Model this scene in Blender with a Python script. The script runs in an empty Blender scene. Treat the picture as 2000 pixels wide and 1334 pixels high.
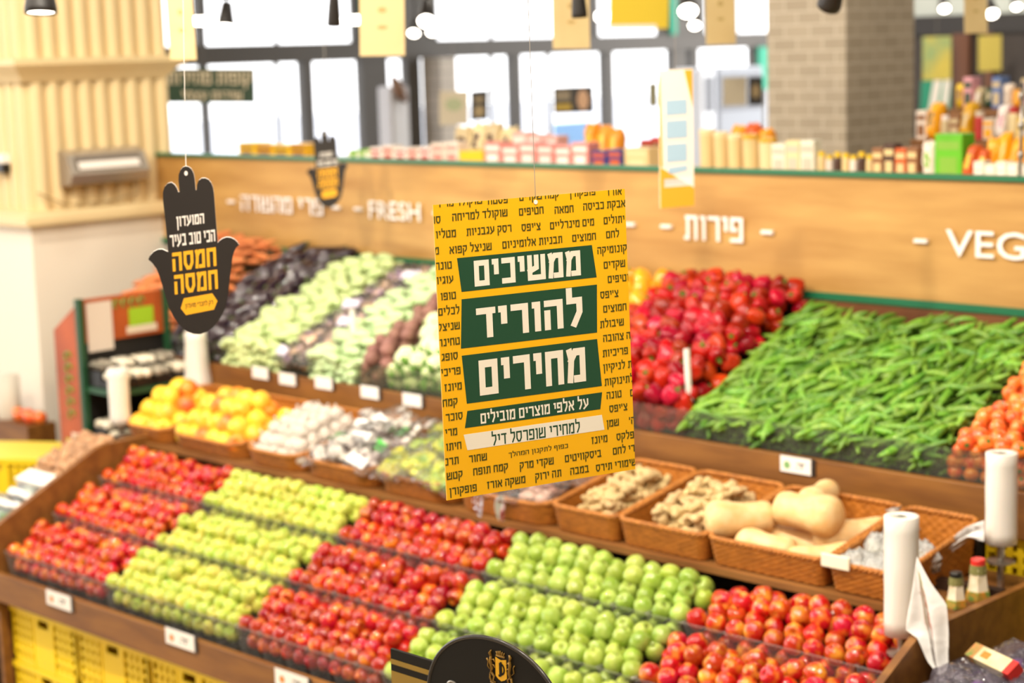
import bpy, bmesh, math, random
import numpy as np
from mathutils import Vector, Matrix

SC = bpy.context.scene
COL = SC.collection
random.seed(7)
rnd = random.Random(11)

# ------------------------------------------------------------------ camera
RCW = ((0.71331896, -0.08761418, 0.69534151), (0.70017125, 0.13240669, -0.70159011), (-0.03059863, 0.98731567, 0.15579313))
FPX, CAMZ = 3587.25466, 3.2
cd = bpy.data.cameras.new('camera')
cam = bpy.data.objects.new('camera', cd)
COL.objects.link(cam)
cam.matrix_world = Matrix([list(RCW[0]) + [0], list(RCW[1]) + [0], list(RCW[2]) + [CAMZ], [0, 0, 0, 1]])
cd.sensor_width = 36.0
cd.lens = FPX / 2000 * 36.0
cd.clip_end = 200
cd.dof.use_dof = True
cd.dof.focus_distance = 4.45
cd.dof.aperture_fstop = 2.3
SC.camera = cam
SC.view_settings.view_transform = 'Standard'
SC.view_settings.look = 'None'
SC.view_settings.gamma = 1.0
SC.view_settings.use_curve_mapping = False
SC.view_settings.exposure = 0.12

# ------------------------------------------------------------------ sky + lamps
world = bpy.data.worlds.new('world')
SC.world = world
world.use_nodes = True
bg = world.node_tree.nodes['Background']
bg.inputs[0].default_value = (1.0, 0.98, 0.95, 1)
bg.inputs[1].default_value = 3.2


def area_lamp(name, loc, target, power, size, color=(1.0, 0.9, 0.76)):
    l = bpy.data.lights.new(name, 'AREA')
    l.shape = 'DISK'
    l.size = size
    l.energy = power
    l.color = color
    o = bpy.data.objects.new(name, l)
    COL.objects.link(o)
    o.location = loc
    o.rotation_euler = (Vector(target) - Vector(loc)).to_track_quat('-Z', 'Y').to_euler()
    return o


for i, x in enumerate((-8.8, -7.2, -5.6, -4.0, -2.4)):
    area_lamp('ceiling_spot_light', (x + 0.2, 2.9, 4.9), (x, 5.2, 1.1), 72, 0.13)
for i, x in enumerate((-9.0, -7.2, -5.4, -3.6)):
    area_lamp('ceiling_spot_light', (x + 0.4, 4.4, 5.0), (x, 6.7, 1.9), 30, 0.14)
area_lamp('ceiling_spot_light', (-1.2, 1.2, 4.9), (-3.1, 3.1, 2.4), 26, 0.2)
area_lamp('ceiling_spot_light', (-7.4, 4.0, 4.9), (-10.3, 6.6, 2.3), 14, 0.22)
for x, y, e in ((-9, -1, 60), (-6, -1, 60), (-3, -1, 60), (0, -1, 60), (-9, 2, 22), (-6, 2, 22), (-3, 2, 22), (0, 2, 30), (-12, 3, 14)):  # broad unseen lamps, added as soft fill and to light the front faces
    area_lamp('overhead_fill_light', (x, y, 5.2), (x, y, 0), e, 1.1)
area_lamp('ceiling_spot_light', (-8.6, 13.2, 5.0), (-9.4, 15.9, 2.7), 60, 0.2)  # unseen lamp added to brighten the dark back wall and its posters
for x, y in ((-12, 8), (-9, 9), (-6, 9), (-3, 9), (-12, 13), (-9, 13), (-6, 13), (-3, 13)):  # more added fill lamps, none in view, over the rear of the shop
    area_lamp('overhead_fill_light', (x, y, 5.2), (x, y, 0), 32, 1.1)

# ------------------------------------------------------------------ pixel rays onto known planes
CC = Vector((0, 0, CAMZ))


def ray(px, py):
    a, b, c = (px - 1000) / FPX, -(py - 667) / FPX, -1.0
    return Vector([r[0] * a + r[1] * b + r[2] * c for r in RCW])


def onx(px, py, x):
    d = ray(px, py)
    return CC + d * (x / d.x)


def ony(px, py, y):
    d = ray(px, py)
    return CC + d * (y / d.y)


def onz(px, py, z):
    d = ray(px, py)
    return CC + d * ((z - CAMZ) / d.z)


def atd(px, py, dep):
    return CC + ray(px, py) * dep


def shows(p, margin=60):
    d = Vector(p) - CC
    q = [RCW[0][i] * d.x + RCW[1][i] * d.y + RCW[2][i] * d.z for i in range(3)]
    if q[2] >= 0:
        return False
    px, py = 1000 + FPX * q[0] / -q[2], 667 - FPX * q[1] / -q[2]
    return -margin < px < 2000 + margin and -margin < py < 1334 + margin


# ------------------------------------------------------------------ materials
MATS = {}


def lin(h):
    if isinstance(h, str):
        h = h.lstrip('#')
        v = [int(h[i:i + 2], 16) / 255 for i in (0, 2, 4)]
        return tuple((c / 12.92 if c <= 0.04045 else ((c + 0.055) / 1.055) ** 2.4) for c in v) + (1,)
    return tuple(h) + (1,) if len(h) == 3 else tuple(h)


def mat(name, col, rough=0.5, col2=None, scale=6.0, detail=3.0, stretch=(1, 1, 1), lo=0.35, hi=0.65, bump=0.0, bscale=None,
        metal=0.0, hue=0.0, val=0.0, coat=0.0, emit=None, estr=1.0, spec=0.5, sss=0.0, tex='NOISE'):
    """One procedural surface: base colour, an optional second colour mixed in by a noise or wave, bump, and a small per-object shift."""
    if name in MATS:
        return MATS[name]
    m = bpy.data.materials.new(name)
    MATS[name] = m
    m.use_nodes = True
    nt = m.node_tree
    N, L = nt.nodes, nt.links
    b = N['Principled BSDF']
    b.inputs['Base Color'].default_value = lin(col)
    b.inputs['Roughness'].default_value = rough
    b.inputs['Metallic'].default_value = metal
    b.inputs['Coat Weight'].default_value = coat
    b.inputs['Coat Roughness'].default_value = 0.06
    b.inputs['Specular IOR Level'].default_value = spec
    if sss:
        b.inputs['Subsurface Weight'].default_value = sss
        b.inputs['Subsurface Radius'].default_value = (0.02, 0.01, 0.005)
    if emit:
        b.inputs['Emission Color'].default_value = lin(emit)
        b.inputs['Emission Strength'].default_value = estr
    out = None
    if col2 is not None or bump or hue or val:
        tc = N.new('ShaderNodeTexCoord')
        oi = N.new('ShaderNodeObjectInfo')
        add = N.new('ShaderNodeVectorMath')
        add.operation = 'ADD'
        mul = N.new('ShaderNodeMath')
        mul.operation = 'MULTIPLY'
        mul.inputs[1].default_value = 17.0
        L.new(oi.outputs['Random'], mul.inputs[0])
        mp = N.new('ShaderNodeMapping')
        mp.inputs['Scale'].default_value = stretch
        L.new(tc.outputs['Object'], mp.inputs['Vector'])
        L.new(mp.outputs['Vector'], add.inputs[0])
        L.new(mul.outputs[0], add.inputs[1])
        if tex == 'WAVE':
            nz = N.new('ShaderNodeTexWave')
            nz.inputs['Distortion'].default_value = 6.0
            nz.inputs['Detail'].default_value = detail
            nz.inputs['Detail Scale'].default_value = 1.5
        else:
            nz = N.new('ShaderNodeTexNoise')
            nz.inputs['Detail'].default_value = detail
        nz.inputs['Scale'].default_value = scale
        L.new(add.outputs[0], nz.inputs['Vector'])
    if col2 is not None:
        cr = N.new('ShaderNodeValToRGB')
        cr.color_ramp.elements[0].position = lo
        cr.color_ramp.elements[1].position = hi
        cr.color_ramp.elements[0].color = lin(col)
        cr.color_ramp.elements[1].color = lin(col2)
        L.new(nz.outputs['Fac'] if 'Fac' in nz.outputs else nz.outputs[0], cr.inputs[0])
        out = cr.outputs[0]
    if hue or val:
        hs = N.new('ShaderNodeHueSaturation')
        if out is not None:
            L.new(out, hs.inputs['Color'])
        else:
            hs.inputs['Color'].default_value = lin(col)
        for amt, sock, k in ((hue, 'Hue', 0.5), (val, 'Value', 1.0)):
            if amt:
                mr = N.new('ShaderNodeMapRange')
                mr.inputs['To Min'].default_value = k - amt
                mr.inputs['To Max'].default_value = k + amt
                wn = N.new('ShaderNodeTexWhiteNoise')
                wn.noise_dimensions = '1D'
                ad = N.new('ShaderNodeMath')
                ad.inputs[1].default_value = 3.1 if sock == 'Hue' else 7.7
                L.new(oi.outputs['Random'], ad.inputs[0])
                L.new(ad.outputs[0], wn.inputs['W'])
                L.new(wn.outputs['Value'], mr.inputs['Value'])
                L.new(mr.outputs[0], hs.inputs[sock])
        out = hs.outputs[0]
    if out is not None:
        L.new(out, b.inputs['Base Color'])
        if emit:
            L.new(out, b.inputs['Emission Color'])
    if bump:
        n2 = N.new('ShaderNodeTexNoise')
        n2.inputs['Scale'].default_value = bscale or scale * 4
        n2.inputs['Detail'].default_value = 3
        L.new(mp.outputs['Vector'], n2.inputs['Vector'])
        bp = N.new('ShaderNodeBump')
        bp.inputs['Strength'].default_value = bump
        bp.inputs['Distance'].default_value = 0.01
        L.new(n2.outputs['Fac'], bp.inputs['Height'])
        L.new(bp.outputs[0], b.inputs['Normal'])
    return m


def clear_mat(name, tint=(0.96, 0.97, 0.95), haze=0.10, gloss=0.12, rough=0.08, haze_col=(0.9, 0.9, 0.9), bump=0.0, bscale=30):
    """Thin clear plastic or glass: see-through, with a share of sheen and of milky haze."""
    if name in MATS:
        return MATS[name]
    m = bpy.data.materials.new(name)
    MATS[name] = m
    m.use_nodes = True
    N, L = m.node_tree.nodes, m.node_tree.links
    N.remove(N['Principled BSDF'])
    t = N.new('ShaderNodeBsdfTransparent')
    t.inputs[0].default_value = tuple(tint) + (1,)
    d = N.new('ShaderNodeBsdfDiffuse')
    d.inputs[0].default_value = tuple(haze_col) + (1,)
    g = N.new('ShaderNodeBsdfGlossy')
    g.inputs['Roughness'].default_value = rough
    m1 = N.new('ShaderNodeMixShader')
    m1.inputs[0].default_value = haze
    L.new(t.outputs[0], m1.inputs[1])
    L.new(d.outputs[0], m1.inputs[2])
    m2 = N.new('ShaderNodeMixShader')
    fr = N.new('ShaderNodeLayerWeight')
    fr.inputs['Blend'].default_value = gloss
    L.new(fr.outputs['Fresnel'], m2.inputs[0])
    L.new(m1.outputs[0], m2.inputs[1])
    L.new(g.outputs[0], m2.inputs[2])
    L.new(m2.outputs[0], N['Material Output'].inputs['Surface'])
    if bump:
        tc = N.new('ShaderNodeTexCoord')
        n2 = N.new('ShaderNodeTexNoise')
        n2.inputs['Scale'].default_value = bscale
        L.new(tc.outputs['Object'], n2.inputs['Vector'])
        bp = N.new('ShaderNodeBump')
        bp.inputs['Strength'].default_value = bump
        bp.inputs['Distance'].default_value = 0.02
        L.new(n2.outputs['Fac'], bp.inputs['Height'])
        for s in (g, d, fr):
            L.new(bp.outputs[0], s.inputs['Normal'])
    return m


def brick_mat(name, c1, c2, mortar, bw, bh):
    m = bpy.data.materials.new(name)
    m.use_nodes = True
    N, L = m.node_tree.nodes, m.node_tree.links
    b = N['Principled BSDF']
    b.inputs['Roughness'].default_value = 0.45
    geo = N.new('ShaderNodeNewGeometry')
    tc = N.new('ShaderNodeTexCoord')
    sep = N.new('ShaderNodeSeparateXYZ')
    L.new(tc.outputs['Object'], sep.inputs[0])
    ad = N.new('ShaderNodeMath')
    L.new(sep.outputs[0], ad.inputs[0])
    L.new(sep.outputs[1], ad.inputs[1])
    cmb = N.new('ShaderNodeCombineXYZ')
    L.new(ad.outputs[0], cmb.inputs[0])
    L.new(sep.outputs[2], cmb.inputs[1])
    br = N.new('ShaderNodeTexBrick')
    br.inputs['Scale'].default_value = 1.0
    br.inputs['Brick Width'].default_value = bw
    br.inputs['Row Height'].default_value = bh
    br.inputs['Mortar Size'].default_value = 0.006
    br.inputs['Color1'].default_value = lin(c1)
    br.inputs['Color2'].default_value = lin(c2)
    br.inputs['Mortar'].default_value = lin(mortar)
    L.new(cmb.outputs[0], br.inputs['Vector'])
    L.new(br.outputs['Color'], b.inputs['Base Color'])
    return m


# ------------------------------------------------------------------ mesh building
class MB:
    def __init__(s):
        s.v, s.f = [], []

    def add(s, vs, fs, M=None):
        n = len(s.v)
        for p in vs:
            p = Vector(p)
            s.v.append(tuple(M @ p) if M is not None else tuple(p))
        s.f += [tuple(i + n for i in q) for q in fs]
        return s

    def box(s, lo, hi, M=None):
        x0, y0, z0 = lo
        x1, y1, z1 = hi
        vs = [(x0, y0, z0), (x1, y0, z0), (x1, y1, z0), (x0, y1, z0), (x0, y0, z1), (x1, y0, z1), (x1, y1, z1), (x0, y1, z1)]
        return s.add(vs, [(0, 3, 2, 1), (4, 5, 6, 7), (0, 1, 5, 4), (1, 2, 6, 5), (2, 3, 7, 6), (3, 0, 4, 7)], M)

    def rbox(s, lo, hi, r, M=None):
        """A box with its twelve edges cut by r."""
        b = bmesh.new()
        bmesh.ops.create_cube(b, size=1.0)
        for q in b.verts:
            q.co = Vector([lo[i] + (hi[i] - lo[i]) * (q.co[i] + 0.5) for i in range(3)])
        bmesh.ops.bevel(b, geom=list(b.edges), offset=r, segments=2, affect='EDGES', profile=0.5)
        b.verts.index_update()
        s.add([q.co.copy() for q in b.verts], [tuple(q.index for q in f.verts) for f in b.faces], M)
        b.free()
        return s

    def prism(s, pts, lo, hi, frame):
        """A polygon (u, v) pushed from w=lo to w=hi in a frame (origin, U, V, W)."""
        o, U, V, W = frame
        n = len(pts)
        vs = [o + U * p[0] + V * p[1] + W * lo for p in pts] + [o + U * p[0] + V * p[1] + W * hi for p in pts]
        fs = [tuple(range(n))[::-1], tuple(range(n, 2 * n))] + [(i, (i + 1) % n, n + (i + 1) % n, n + i) for i in range(n)]
        return s.add(vs, fs)

    def tube(s, pts, radii, n=8, caps=True, M=None, flat=(1, 1)):
        pts = [Vector(p) for p in pts]
        if not hasattr(radii, '__len__'):
            radii = [radii] * len(pts)
        t0 = (pts[1] - pts[0]).normalized()
        ref = Vector((0, 0, 1)) if abs(t0.z) < 0.9 else Vector((1, 0, 0))
        a = t0.cross(ref).normalized()
        vs, fs = [], []
        for i, p in enumerate(pts):
            t = (pts[min(i + 1, len(pts) - 1)] - pts[max(i - 1, 0)]).normalized()
            a = (a - t * a.dot(t)).normalized()
            b = t.cross(a)
            for k in range(n):
                th = 2 * math.pi * k / n
                vs.append(p + a * (math.cos(th) * radii[i] * flat[0]) + b * (math.sin(th) * radii[i] * flat[1]))
        for i in range(len(pts) - 1):
            for k in range(n):
                k2 = (k + 1) % n
                fs.append((i * n + k, i * n + k2, (i + 1) * n + k2, (i + 1) * n + k))
        if caps:
            fs.append(tuple(range(n))[::-1])
            fs.append(tuple(range((len(pts) - 1) * n, len(pts) * n)))
        return s.add(vs, fs, M)

    def lathe(s, prof, n=16, M=None, wob=None):
        vs, fs = [], []
        for j, (r, z) in enumerate(prof):
            for k in range(n):
                th = 2 * math.pi * k / n
                q = r * (wob(th, j / (len(prof) - 1)) if wob else 1)
                vs.append((q * math.cos(th), q * math.sin(th), z))
        for j in range(len(prof) - 1):
            for k in range(n):
                k2 = (k + 1) % n
                fs.append((j * n + k, j * n + k2, (j + 1) * n + k2, (j + 1) * n + k))
        fs.append(tuple(range(n))[::-1])
        fs.append(tuple(range((len(prof) - 1) * n, len(prof) * n)))
        return s.add(vs, fs, M)

    def grid(s, fn, nu, nv, M=None, thick=None):
        vs = [fn(i / nu, j / nv) for j in range(nv + 1) for i in range(nu + 1)]
        w = nu + 1
        fs = [(j * w + i, j * w + i + 1, (j + 1) * w + i + 1, (j + 1) * w + i) for j in range(nv) for i in range(nu)]
        return s.add(vs, fs, M)

    def mesh(s, name, m, smooth=False):
        me = bpy.data.meshes.new(name)
        me.from_pydata([tuple(p) for p in s.v], [], s.f)
        me.update()
        if m is not None:
            me.materials.append(m)
        if smooth:
            me.polygons.foreach_set('use_smooth', [True] * len(me.polygons))
        return me

    def obj(s, name, m, parent=None, smooth=False, loc=None):
        """Links the shapes (given in world space) as one object; loc moves its origin there."""
        base = Vector(loc) if loc is not None else Vector((0, 0, 0))
        if parent is not None:
            base = world_of(parent)
        if base.length:
            s.v = [tuple(Vector(p) - base) for p in s.v]
        o = bpy.data.objects.new(name, s.mesh(name, m, smooth))
        COL.objects.link(o)
        if parent is not None:
            o.parent = parent
        else:
            o.location = base
        return o


def world_of(o):
    p = Vector(o.location)
    while o.parent is not None:
        o = o.parent
        p += Vector(o.location)
    return p


def tag(o, label=None, cat=None, group=None, kind=None):
    for k, v in (('label', label), ('category', cat), ('group', group), ('kind', kind)):
        if v:
            o[k] = v
    return o


def thing(name, label, cat, loc, group=None):
    o = bpy.data.objects.new(name, None)
    o.empty_display_size = 0.05
    COL.objects.link(o)
    o.location = loc
    return tag(o, label, cat, group)


def place(src, M, label, cat, group):
    """A copy of a thing and of its parts, put at matrix M."""
    c = src.copy()
    COL.objects.link(c)
    c.matrix_basis = M
    for ch in CHILDREN.get(src.name, ()):
        d = ch.copy()
        COL.objects.link(d)
        d.parent = c
    return tag(c, label, cat, group)


CHILDREN = {}
PROTOS = []


def proto(name, mb_mat_list, smooth=True):
    """A source thing at the origin: first mesh is the body, the rest are parts (name, mb, material). Removed at the end."""
    (n0, mb0, m0) = mb_mat_list[0]
    o = mb0.obj(name, m0, smooth=smooth)
    CHILDREN[o.name] = []
    for (n, mb, m) in mb_mat_list[1:]:
        c = mb.obj(n, m, parent=o, smooth=smooth)
        CHILDREN[o.name].append(c)
    PROTOS.append(o)
    return o


def struct(name, mb, m, parent=None, smooth=False):
    o = mb.obj(name, m, parent, smooth)
    if parent is None:
        o['kind'] = 'structure'
    return o


def rot(rx=0, ry=0, rz=0):
    return Matrix.Rotation(rz, 4, 'Z') @ Matrix.Rotation(ry, 4, 'Y') @ Matrix.Rotation(rx, 4, 'X')


def TRS(loc, R=None, sc=1.0):
    M = Matrix.Translation(Vector(loc))
    if R is not None:
        M = M @ R
    if not hasattr(sc, '__len__'):
        sc = (sc, sc, sc)
    return M @ Matrix.Diagonal((sc[0], sc[1], sc[2], 1))


def rand_rot(tilt=0.5):
    return rot(rnd.uniform(-tilt, tilt), rnd.uniform(-tilt, tilt), rnd.uniform(0, 6.28))


ORD = ['first', 'second', 'third', 'fourth', 'fifth', 'sixth', 'seventh', 'eighth', 'ninth', 'tenth', 'eleventh', 'twelfth', 'thirteenth',
       'fourteenth', 'fifteenth', 'sixteenth', 'seventeenth', 'eighteenth', 'nineteenth', 'twentieth']
FX, FY, FZ = Vector((1, 0, 0)), Vector((0, 1, 0)), Vector((0, 0, 1))

# ------------------------------------------------------------------ writing
TEXT = {}
# Hebrew block letters as strokes on a grid: l, m, r / L.. are across, b, c, t are up (0, middle, 1); numbers are used as they stand
HEB = {'א': (.62, [[(0, 1), (1, 0)], [(1, 1), (1, .62), (.62, .42)], [(0, 0), (0, .42), (.36, .62)]]), 'ב': (.58, [[(0, 1), (.85, 1), (.85, 0)], [(0, 0), (1.05, 0)]]),
       'ג': (.40, [[(.2, 1), (1, 1), (1, 0)], [(1, .36), (0, 0)]]), 'ד': (.56, [[(0, 1), (1.08, 1)], [(.82, 1), (.82, 0)]]), 'ה': (.60, [[(0, 1), (1, 1), (1, 0)], [(0, .58), (0, 0)]]),
       'ו': (.22, [[(0, 1), (1, 1), (1, 0)]]), 'ז': (.32, [[(0, 1), (1, 1)], [(.5, 1), (.5, 0)]]), 'ח': (.60, [[(0, 0), (0, 1), (1, 1), (1, 0)]]), 'ט': (.62, [[(0, 1), (0, 0), (1, 0), (1, 1), (.55, 1)]]),
       'י': (.22, [[(0, 1), (1, 1), (1, .5)]]), 'כ': (.54, [[(0, 1), (1, 1), (1, 0), (0, 0)]]), 'ך': (.52, [[(0, 1), (1, 1), (1, -.35)]]), 'ל': (.50, [[(0, 1.42), (0, 1), (1, 1), (1, .5), (.45, 0)]]),
       'מ': (.62, [[(0, 0), (.12, .72), (0, 1)], [(.12, .72), (.42, 1), (1, 1), (1, 0), (.5, 0)]]), 'ם': (.60, [[(0, 0), (0, 1), (1, 1), (1, 0), (0, 0)]]), 'נ': (.40, [[(.25, 1), (1, 1), (1, 0), (0, 0)]]),
       'ן': (.22, [[(0, 1), (1, 1), (1, -.35)]]), 'ס': (.62, [[(0, 1), (1, 1), (1, .32), (.7, 0), (.3, 0), (0, .32), (0, 1)]]), 'ע': (.60, [[(1, 1), (1, .4), (0, -.05)], [(0, 1), (.45, .22)]]),
       'פ': (.58, [[(0, .5), (0, 1), (1, 1), (1, 0), (0, 0)], [(0, .5), (.4, .5)]]), 'ף': (.56, [[(0, .5), (0, 1), (1, 1), (1, -.35)], [(0, .5), (.4, .5)]]), 'צ': (.58, [[(0, 1), (.9, 0)], [(1, 1), (1, .66), (.6, .42)], [(0, 0), (1, 0)]]),
       'ץ': (.56, [[(.4, -.35), (.4, .35), (0, 1)], [(.4, .45), (1, .6), (1, 1)]]), 'ק': (.58, [[(0, 1), (1, 1), (1, .45), (.55, .15)], [(0, .58), (0, -.35)]]), 'ר': (.54, [[(0, 1), (1, 1), (1, 0)]]),
       'ש': (.76, [[(0, 1), (0, 0), (1, 0), (1, 1)], [(.5, 1), (.5, .5), (0, .34)]]), 'ת': (.64, [[(.1, 1), (1, 1), (1, 0)], [(.22, 1), (.22, 0), (0, 0)]]), "'": (.14, [[(0, 1.05), (0, .75)]])}


def text_shape(s, t=0.15):
    """Faces of a line of type, scaled so that its ink fills the unit square; its ink aspect; its height where a letter is 0.6."""
    if (s, t) in TEXT:
        return TEXT[s, t]
    if any('\u0590' <= ch <= '\u05ff' for ch in s):
        co, fs, x = [], [], 0.0
        for ch in s[::-1]:
            if ch == ' ':
                x += 0.34
                continue
            w, strokes = HEB[ch]
            w = w * (0.86 + 0.5 * t) + t * 0.4
            X = lambda a: x + t / 2 + a * max(0.02, w - t)
            Y = lambda a: t / 2 + a * (1 - t) if 0 <= a <= 1 else (1 - t / 2 + (a - 1) * 0.8 if a > 1 else t / 2 + a)
            for st in strokes:
                P = [Vector((X(a), Y(b))) for a, b in st]
                closed = (P[0] - P[-1]).length < 1e-6
                if closed:
                    P = P[:-1]
                m_ = len(P)
                n = len(co)
                lift = 0.0 if st is strokes[0] else 1.0
                for k in range(m_):
                    din = (P[k] - P[k - 1]).normalized() if k or closed else (P[1] - P[0]).normalized()
                    dou = (P[(k + 1) % m_] - P[k]).normalized() if k < m_ - 1 or closed else din
                    q = P[k].copy()
                    if not closed and k == 0:
                        q -= dou * t / 2
                    if not closed and k == m_ - 1:
                        q += din * t / 2
                    nin, nou = Vector((-din.y, din.x)), Vector((-dou.y, dou.x))
                    mt_ = (nin + nou).normalized()
                    d_ = t / 2 / max(0.35, mt_.dot(nin))
                    co += [(q.x + mt_.x * d_, q.y + mt_.y * d_, lift), (q.x - mt_.x * d_, q.y - mt_.y * d_, lift)]
                for k in range(m_ if closed else m_ - 1):
                    a, b = n + 2 * k, n + 2 * ((k + 1) % m_)
                    fs.append((a + 1, b + 1, b, a))
            x += w + 0.13
        co = np.array(co)
        em = 0.6
    else:
        c = bpy.data.curves.new('type', 'FONT')
        c.body = s
        c.size = 1
        c.resolution_u = 3
        o = bpy.data.objects.new('type', c)
        COL.objects.link(o)
        bpy.context.view_layer.update()
        me = bpy.data.meshes.new_from_object(o.evaluated_get(bpy.context.evaluated_depsgraph_get()))
        co = np.array([(v.co.x, v.co.y, 0.0) for v in me.vertices])
        fs = [tuple(p.vertices) for p in me.polygons]
        bpy.data.objects.remove(o)
        bpy.data.curves.remove(c)
        bpy.data.meshes.remove(me)
        em = 1.0
    lo, hi = co.min(0), co.max(0)
    w, h = hi[0] - lo[0], hi[1] - lo[1]
    TEXT[s, t] = ((co - np.array([lo[0], lo[1], 0.0])) / np.array([w, h, 1.0]), fs, w / h, h * em)
    return TEXT[s, t]


def write(mb, s, frame, cx, cy, w=None, h=None, bold=0.0, wfac=1.0, lift=0.0008, t=0.15):
    """Sets a line centred at (cx, cy) in a frame (origin, U, V, W). Bold strokes are the outline struck several times."""
    uv, fs, asp, emh = text_shape(s, t)
    if any('\u0590' <= ch <= '\u05ff' for ch in s):
        bold = 0.0
    if w is None:
        w = h * asp * wfac
    if h is None:
        h = w / asp / wfac
    o, U, V, W = frame
    st = [(0, 0)]
    if bold:
        st = [(bold * math.cos(a), bold * math.sin(a)) for a in [k * math.pi / 4 for k in range(8)]] + [(0, 0)]
    for i, (dx, dy) in enumerate(st):
        ww, hh = w - 2 * bold, h - 2 * bold
        mb.add([o + U * (cx + dx + (p[0] - 0.5) * ww) + V * (cy + dy + (p[1] - 0.5) * hh) + W * (lift + i * 1e-4 + p[2] * 2e-4) for p in uv], fs)
    return mb


def clip_plane(o, co, no):
    b = bmesh.new()
    b.from_mesh(o.data)
    bmesh.ops.bisect_plane(b, geom=list(b.verts) + list(b.edges) + list(b.faces), plane_co=co, plane_no=no, clear_outer=True)
    b.to_mesh(o.data)
    b.free()


# ------------------------------------------------------------------ common surfaces
M_brown = mat('stained_board', '#8a5a24', 0.5, '#72461a', 3.0, stretch=(1, 6, 6), bump=0.05)
M_dark = mat('dark_board', '#3a2312', 0.6, '#2a180b', 4.0)
M_black = mat('black_plastic', '#15130f', 0.4)
M_white = mat('white_plastic', '#f3efe8', 0.4)
M_steel = mat('brushed_steel', '#a9a39a', 0.3, metal=0.9)
M_oak = mat('oak_laminate', '#c89c58', 0.5, '#a87a3c', 2.2, detail=6, stretch=(0.7, 3, 5), lo=0.3, hi=0.75)
M_green = mat('green_trim', '#1d6b47', 0.4)
M_paper = mat('white_card', '#f4eee6', 0.55)
M_ink = mat('dark_ink', '#33302a', 0.6)

# ================================================================== THE SETTING
M_floor = mat('floor_tiles', '#b9a68e', 0.35, '#a8957d', 1.5)
M_ceil = mat('dark_ceiling', '#57524c', 0.8)
M_frame = mat('window_frame_paint', '#4a4540', 0.5)
M_glass = clear_mat('window_glass', tint=(0.97, 0.98, 1.0), haze=0.0, gloss=0.08)
M_out = mat('outside_paving', '#dcdde0', 0.8, '#cfd2d6', 0.5)
M_outb = mat('outside_facade', '#e6e8ee', 0.8)
struct('floor', MB().box((-15.2, -6, -0.1), (6, 16.4, 0)), M_floor)
struct('ceiling', MB().box((-15.2, -6, 5.3), (6, 16.4, 5.4)), M_ceil)
M_wallp = mat('warm_white_wall', '#e9ddc9', 0.7)
struct('wall_right', MB().box((6, -6, 0), (6.1, 16.4, 5.3)), M_wallp)
struct('wall_front', MB().box((-15.2, -6.1, 0), (6, -6, 5.3)), M_wallp)
struct('ground', MB().box((-60, -20, -0.3), (-15.2, 60, -0.12)), M_out)
fac = MB()
fac.box((-42, -5, -0.2), (-40, 60, 1.6))
struct('trim_1', fac, M_outb)

# window wall on the left, x = -15
WX = -15.0
ww = MB()
ww.box((WX - 0.15, -6, 0), (WX, 36, 0.35))
ww.box((WX - 0.15, -6, 3.16), (WX, 36, 3.35))
ww.box((WX - 0.15, -6, 5.0), (WX, 36, 5.4))
wall_left = struct('wall_left', ww, M_frame)


def wy(px, py=200):
    return onx(px, py, WX).y


low_bars = [(405, 412), (598, 616), (712, 762), (800, 826), (1006, 1022), (1186, 1202), (1318, 1344), (1356, 1368), (1475, 1500)]
up_bars = [(392, 402), (698, 712), (788, 856), (1162, 1172), (1296, 1380), (1438, 1443)]
tl = MB()
tu = MB()
for a, b in low_bars:
    tl.box((WX - 0.13, wy(a), 0.35), (WX - 0.02, wy(b), 3.16))
for a, b in ((548, 553), (967, 972), (1078, 1083)):
    tl.box((WX - 0.09, wy(a), 0.35), (WX - 0.05, wy(b), 3.16))
for a, b in up_bars:
    tu.box((WX - 0.13, wy(a, 40), 3.35), (WX - 0.02, wy(b, 40), 5.0))
for a, b in ((544, 548), (964, 968)):
    tu.box((WX - 0.09, wy(a, 40), 3.35), (WX - 0.05, wy(b, 40), 5.0))
struct('trim_2', tl, M_frame)
struct('trim_3', tu, M_frame)
edges = [wy(330)] + [wy((a + b) / 2) for a, b in low_bars]
for i in range(len(edges) - 1):
    struct('window_%d' % (i + 1), MB().box((WX - 0.075, edges[i], 0.35), (WX - 0.069, edges[i + 1], 3.16)), M_glass)
ue = [wy(330, 40)] + [wy((a + b) / 2, 40) for a, b in up_bars] + [wy(1500, 40)]
for i in range(len(ue) - 1):
    struct('window_%d' % (i + 11), MB().box((WX - 0.075, ue[i], 3.35), (WX - 0.069, ue[i + 1], 5.0)), M_glass)
M_teal = mat('teal_paint', '#1f8f72', 0.4)
tt = MB()
for a, b, z0, z1 in ((703, 714, 3.35, 5.0), (1306, 1316, 3.35, 5.0)):
    tt.box((WX - 0.0, wy(a, 40), z0), (WX + 0.05, wy(b, 40), z1))
tt.box((WX, wy(1478, 120), 2.6), (WX + 0.05, wy(1496, 120), 3.16))
struct('trim_4', tt, M_teal)
struct('trim_5', MB().box((WX, wy(826), 0), (WX + 0.3, wy(857), 3.16)), brick_mat('pale_tile', '#b8aea2', '#ada396', '#8f877c', 0.5, 0.12))

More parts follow.
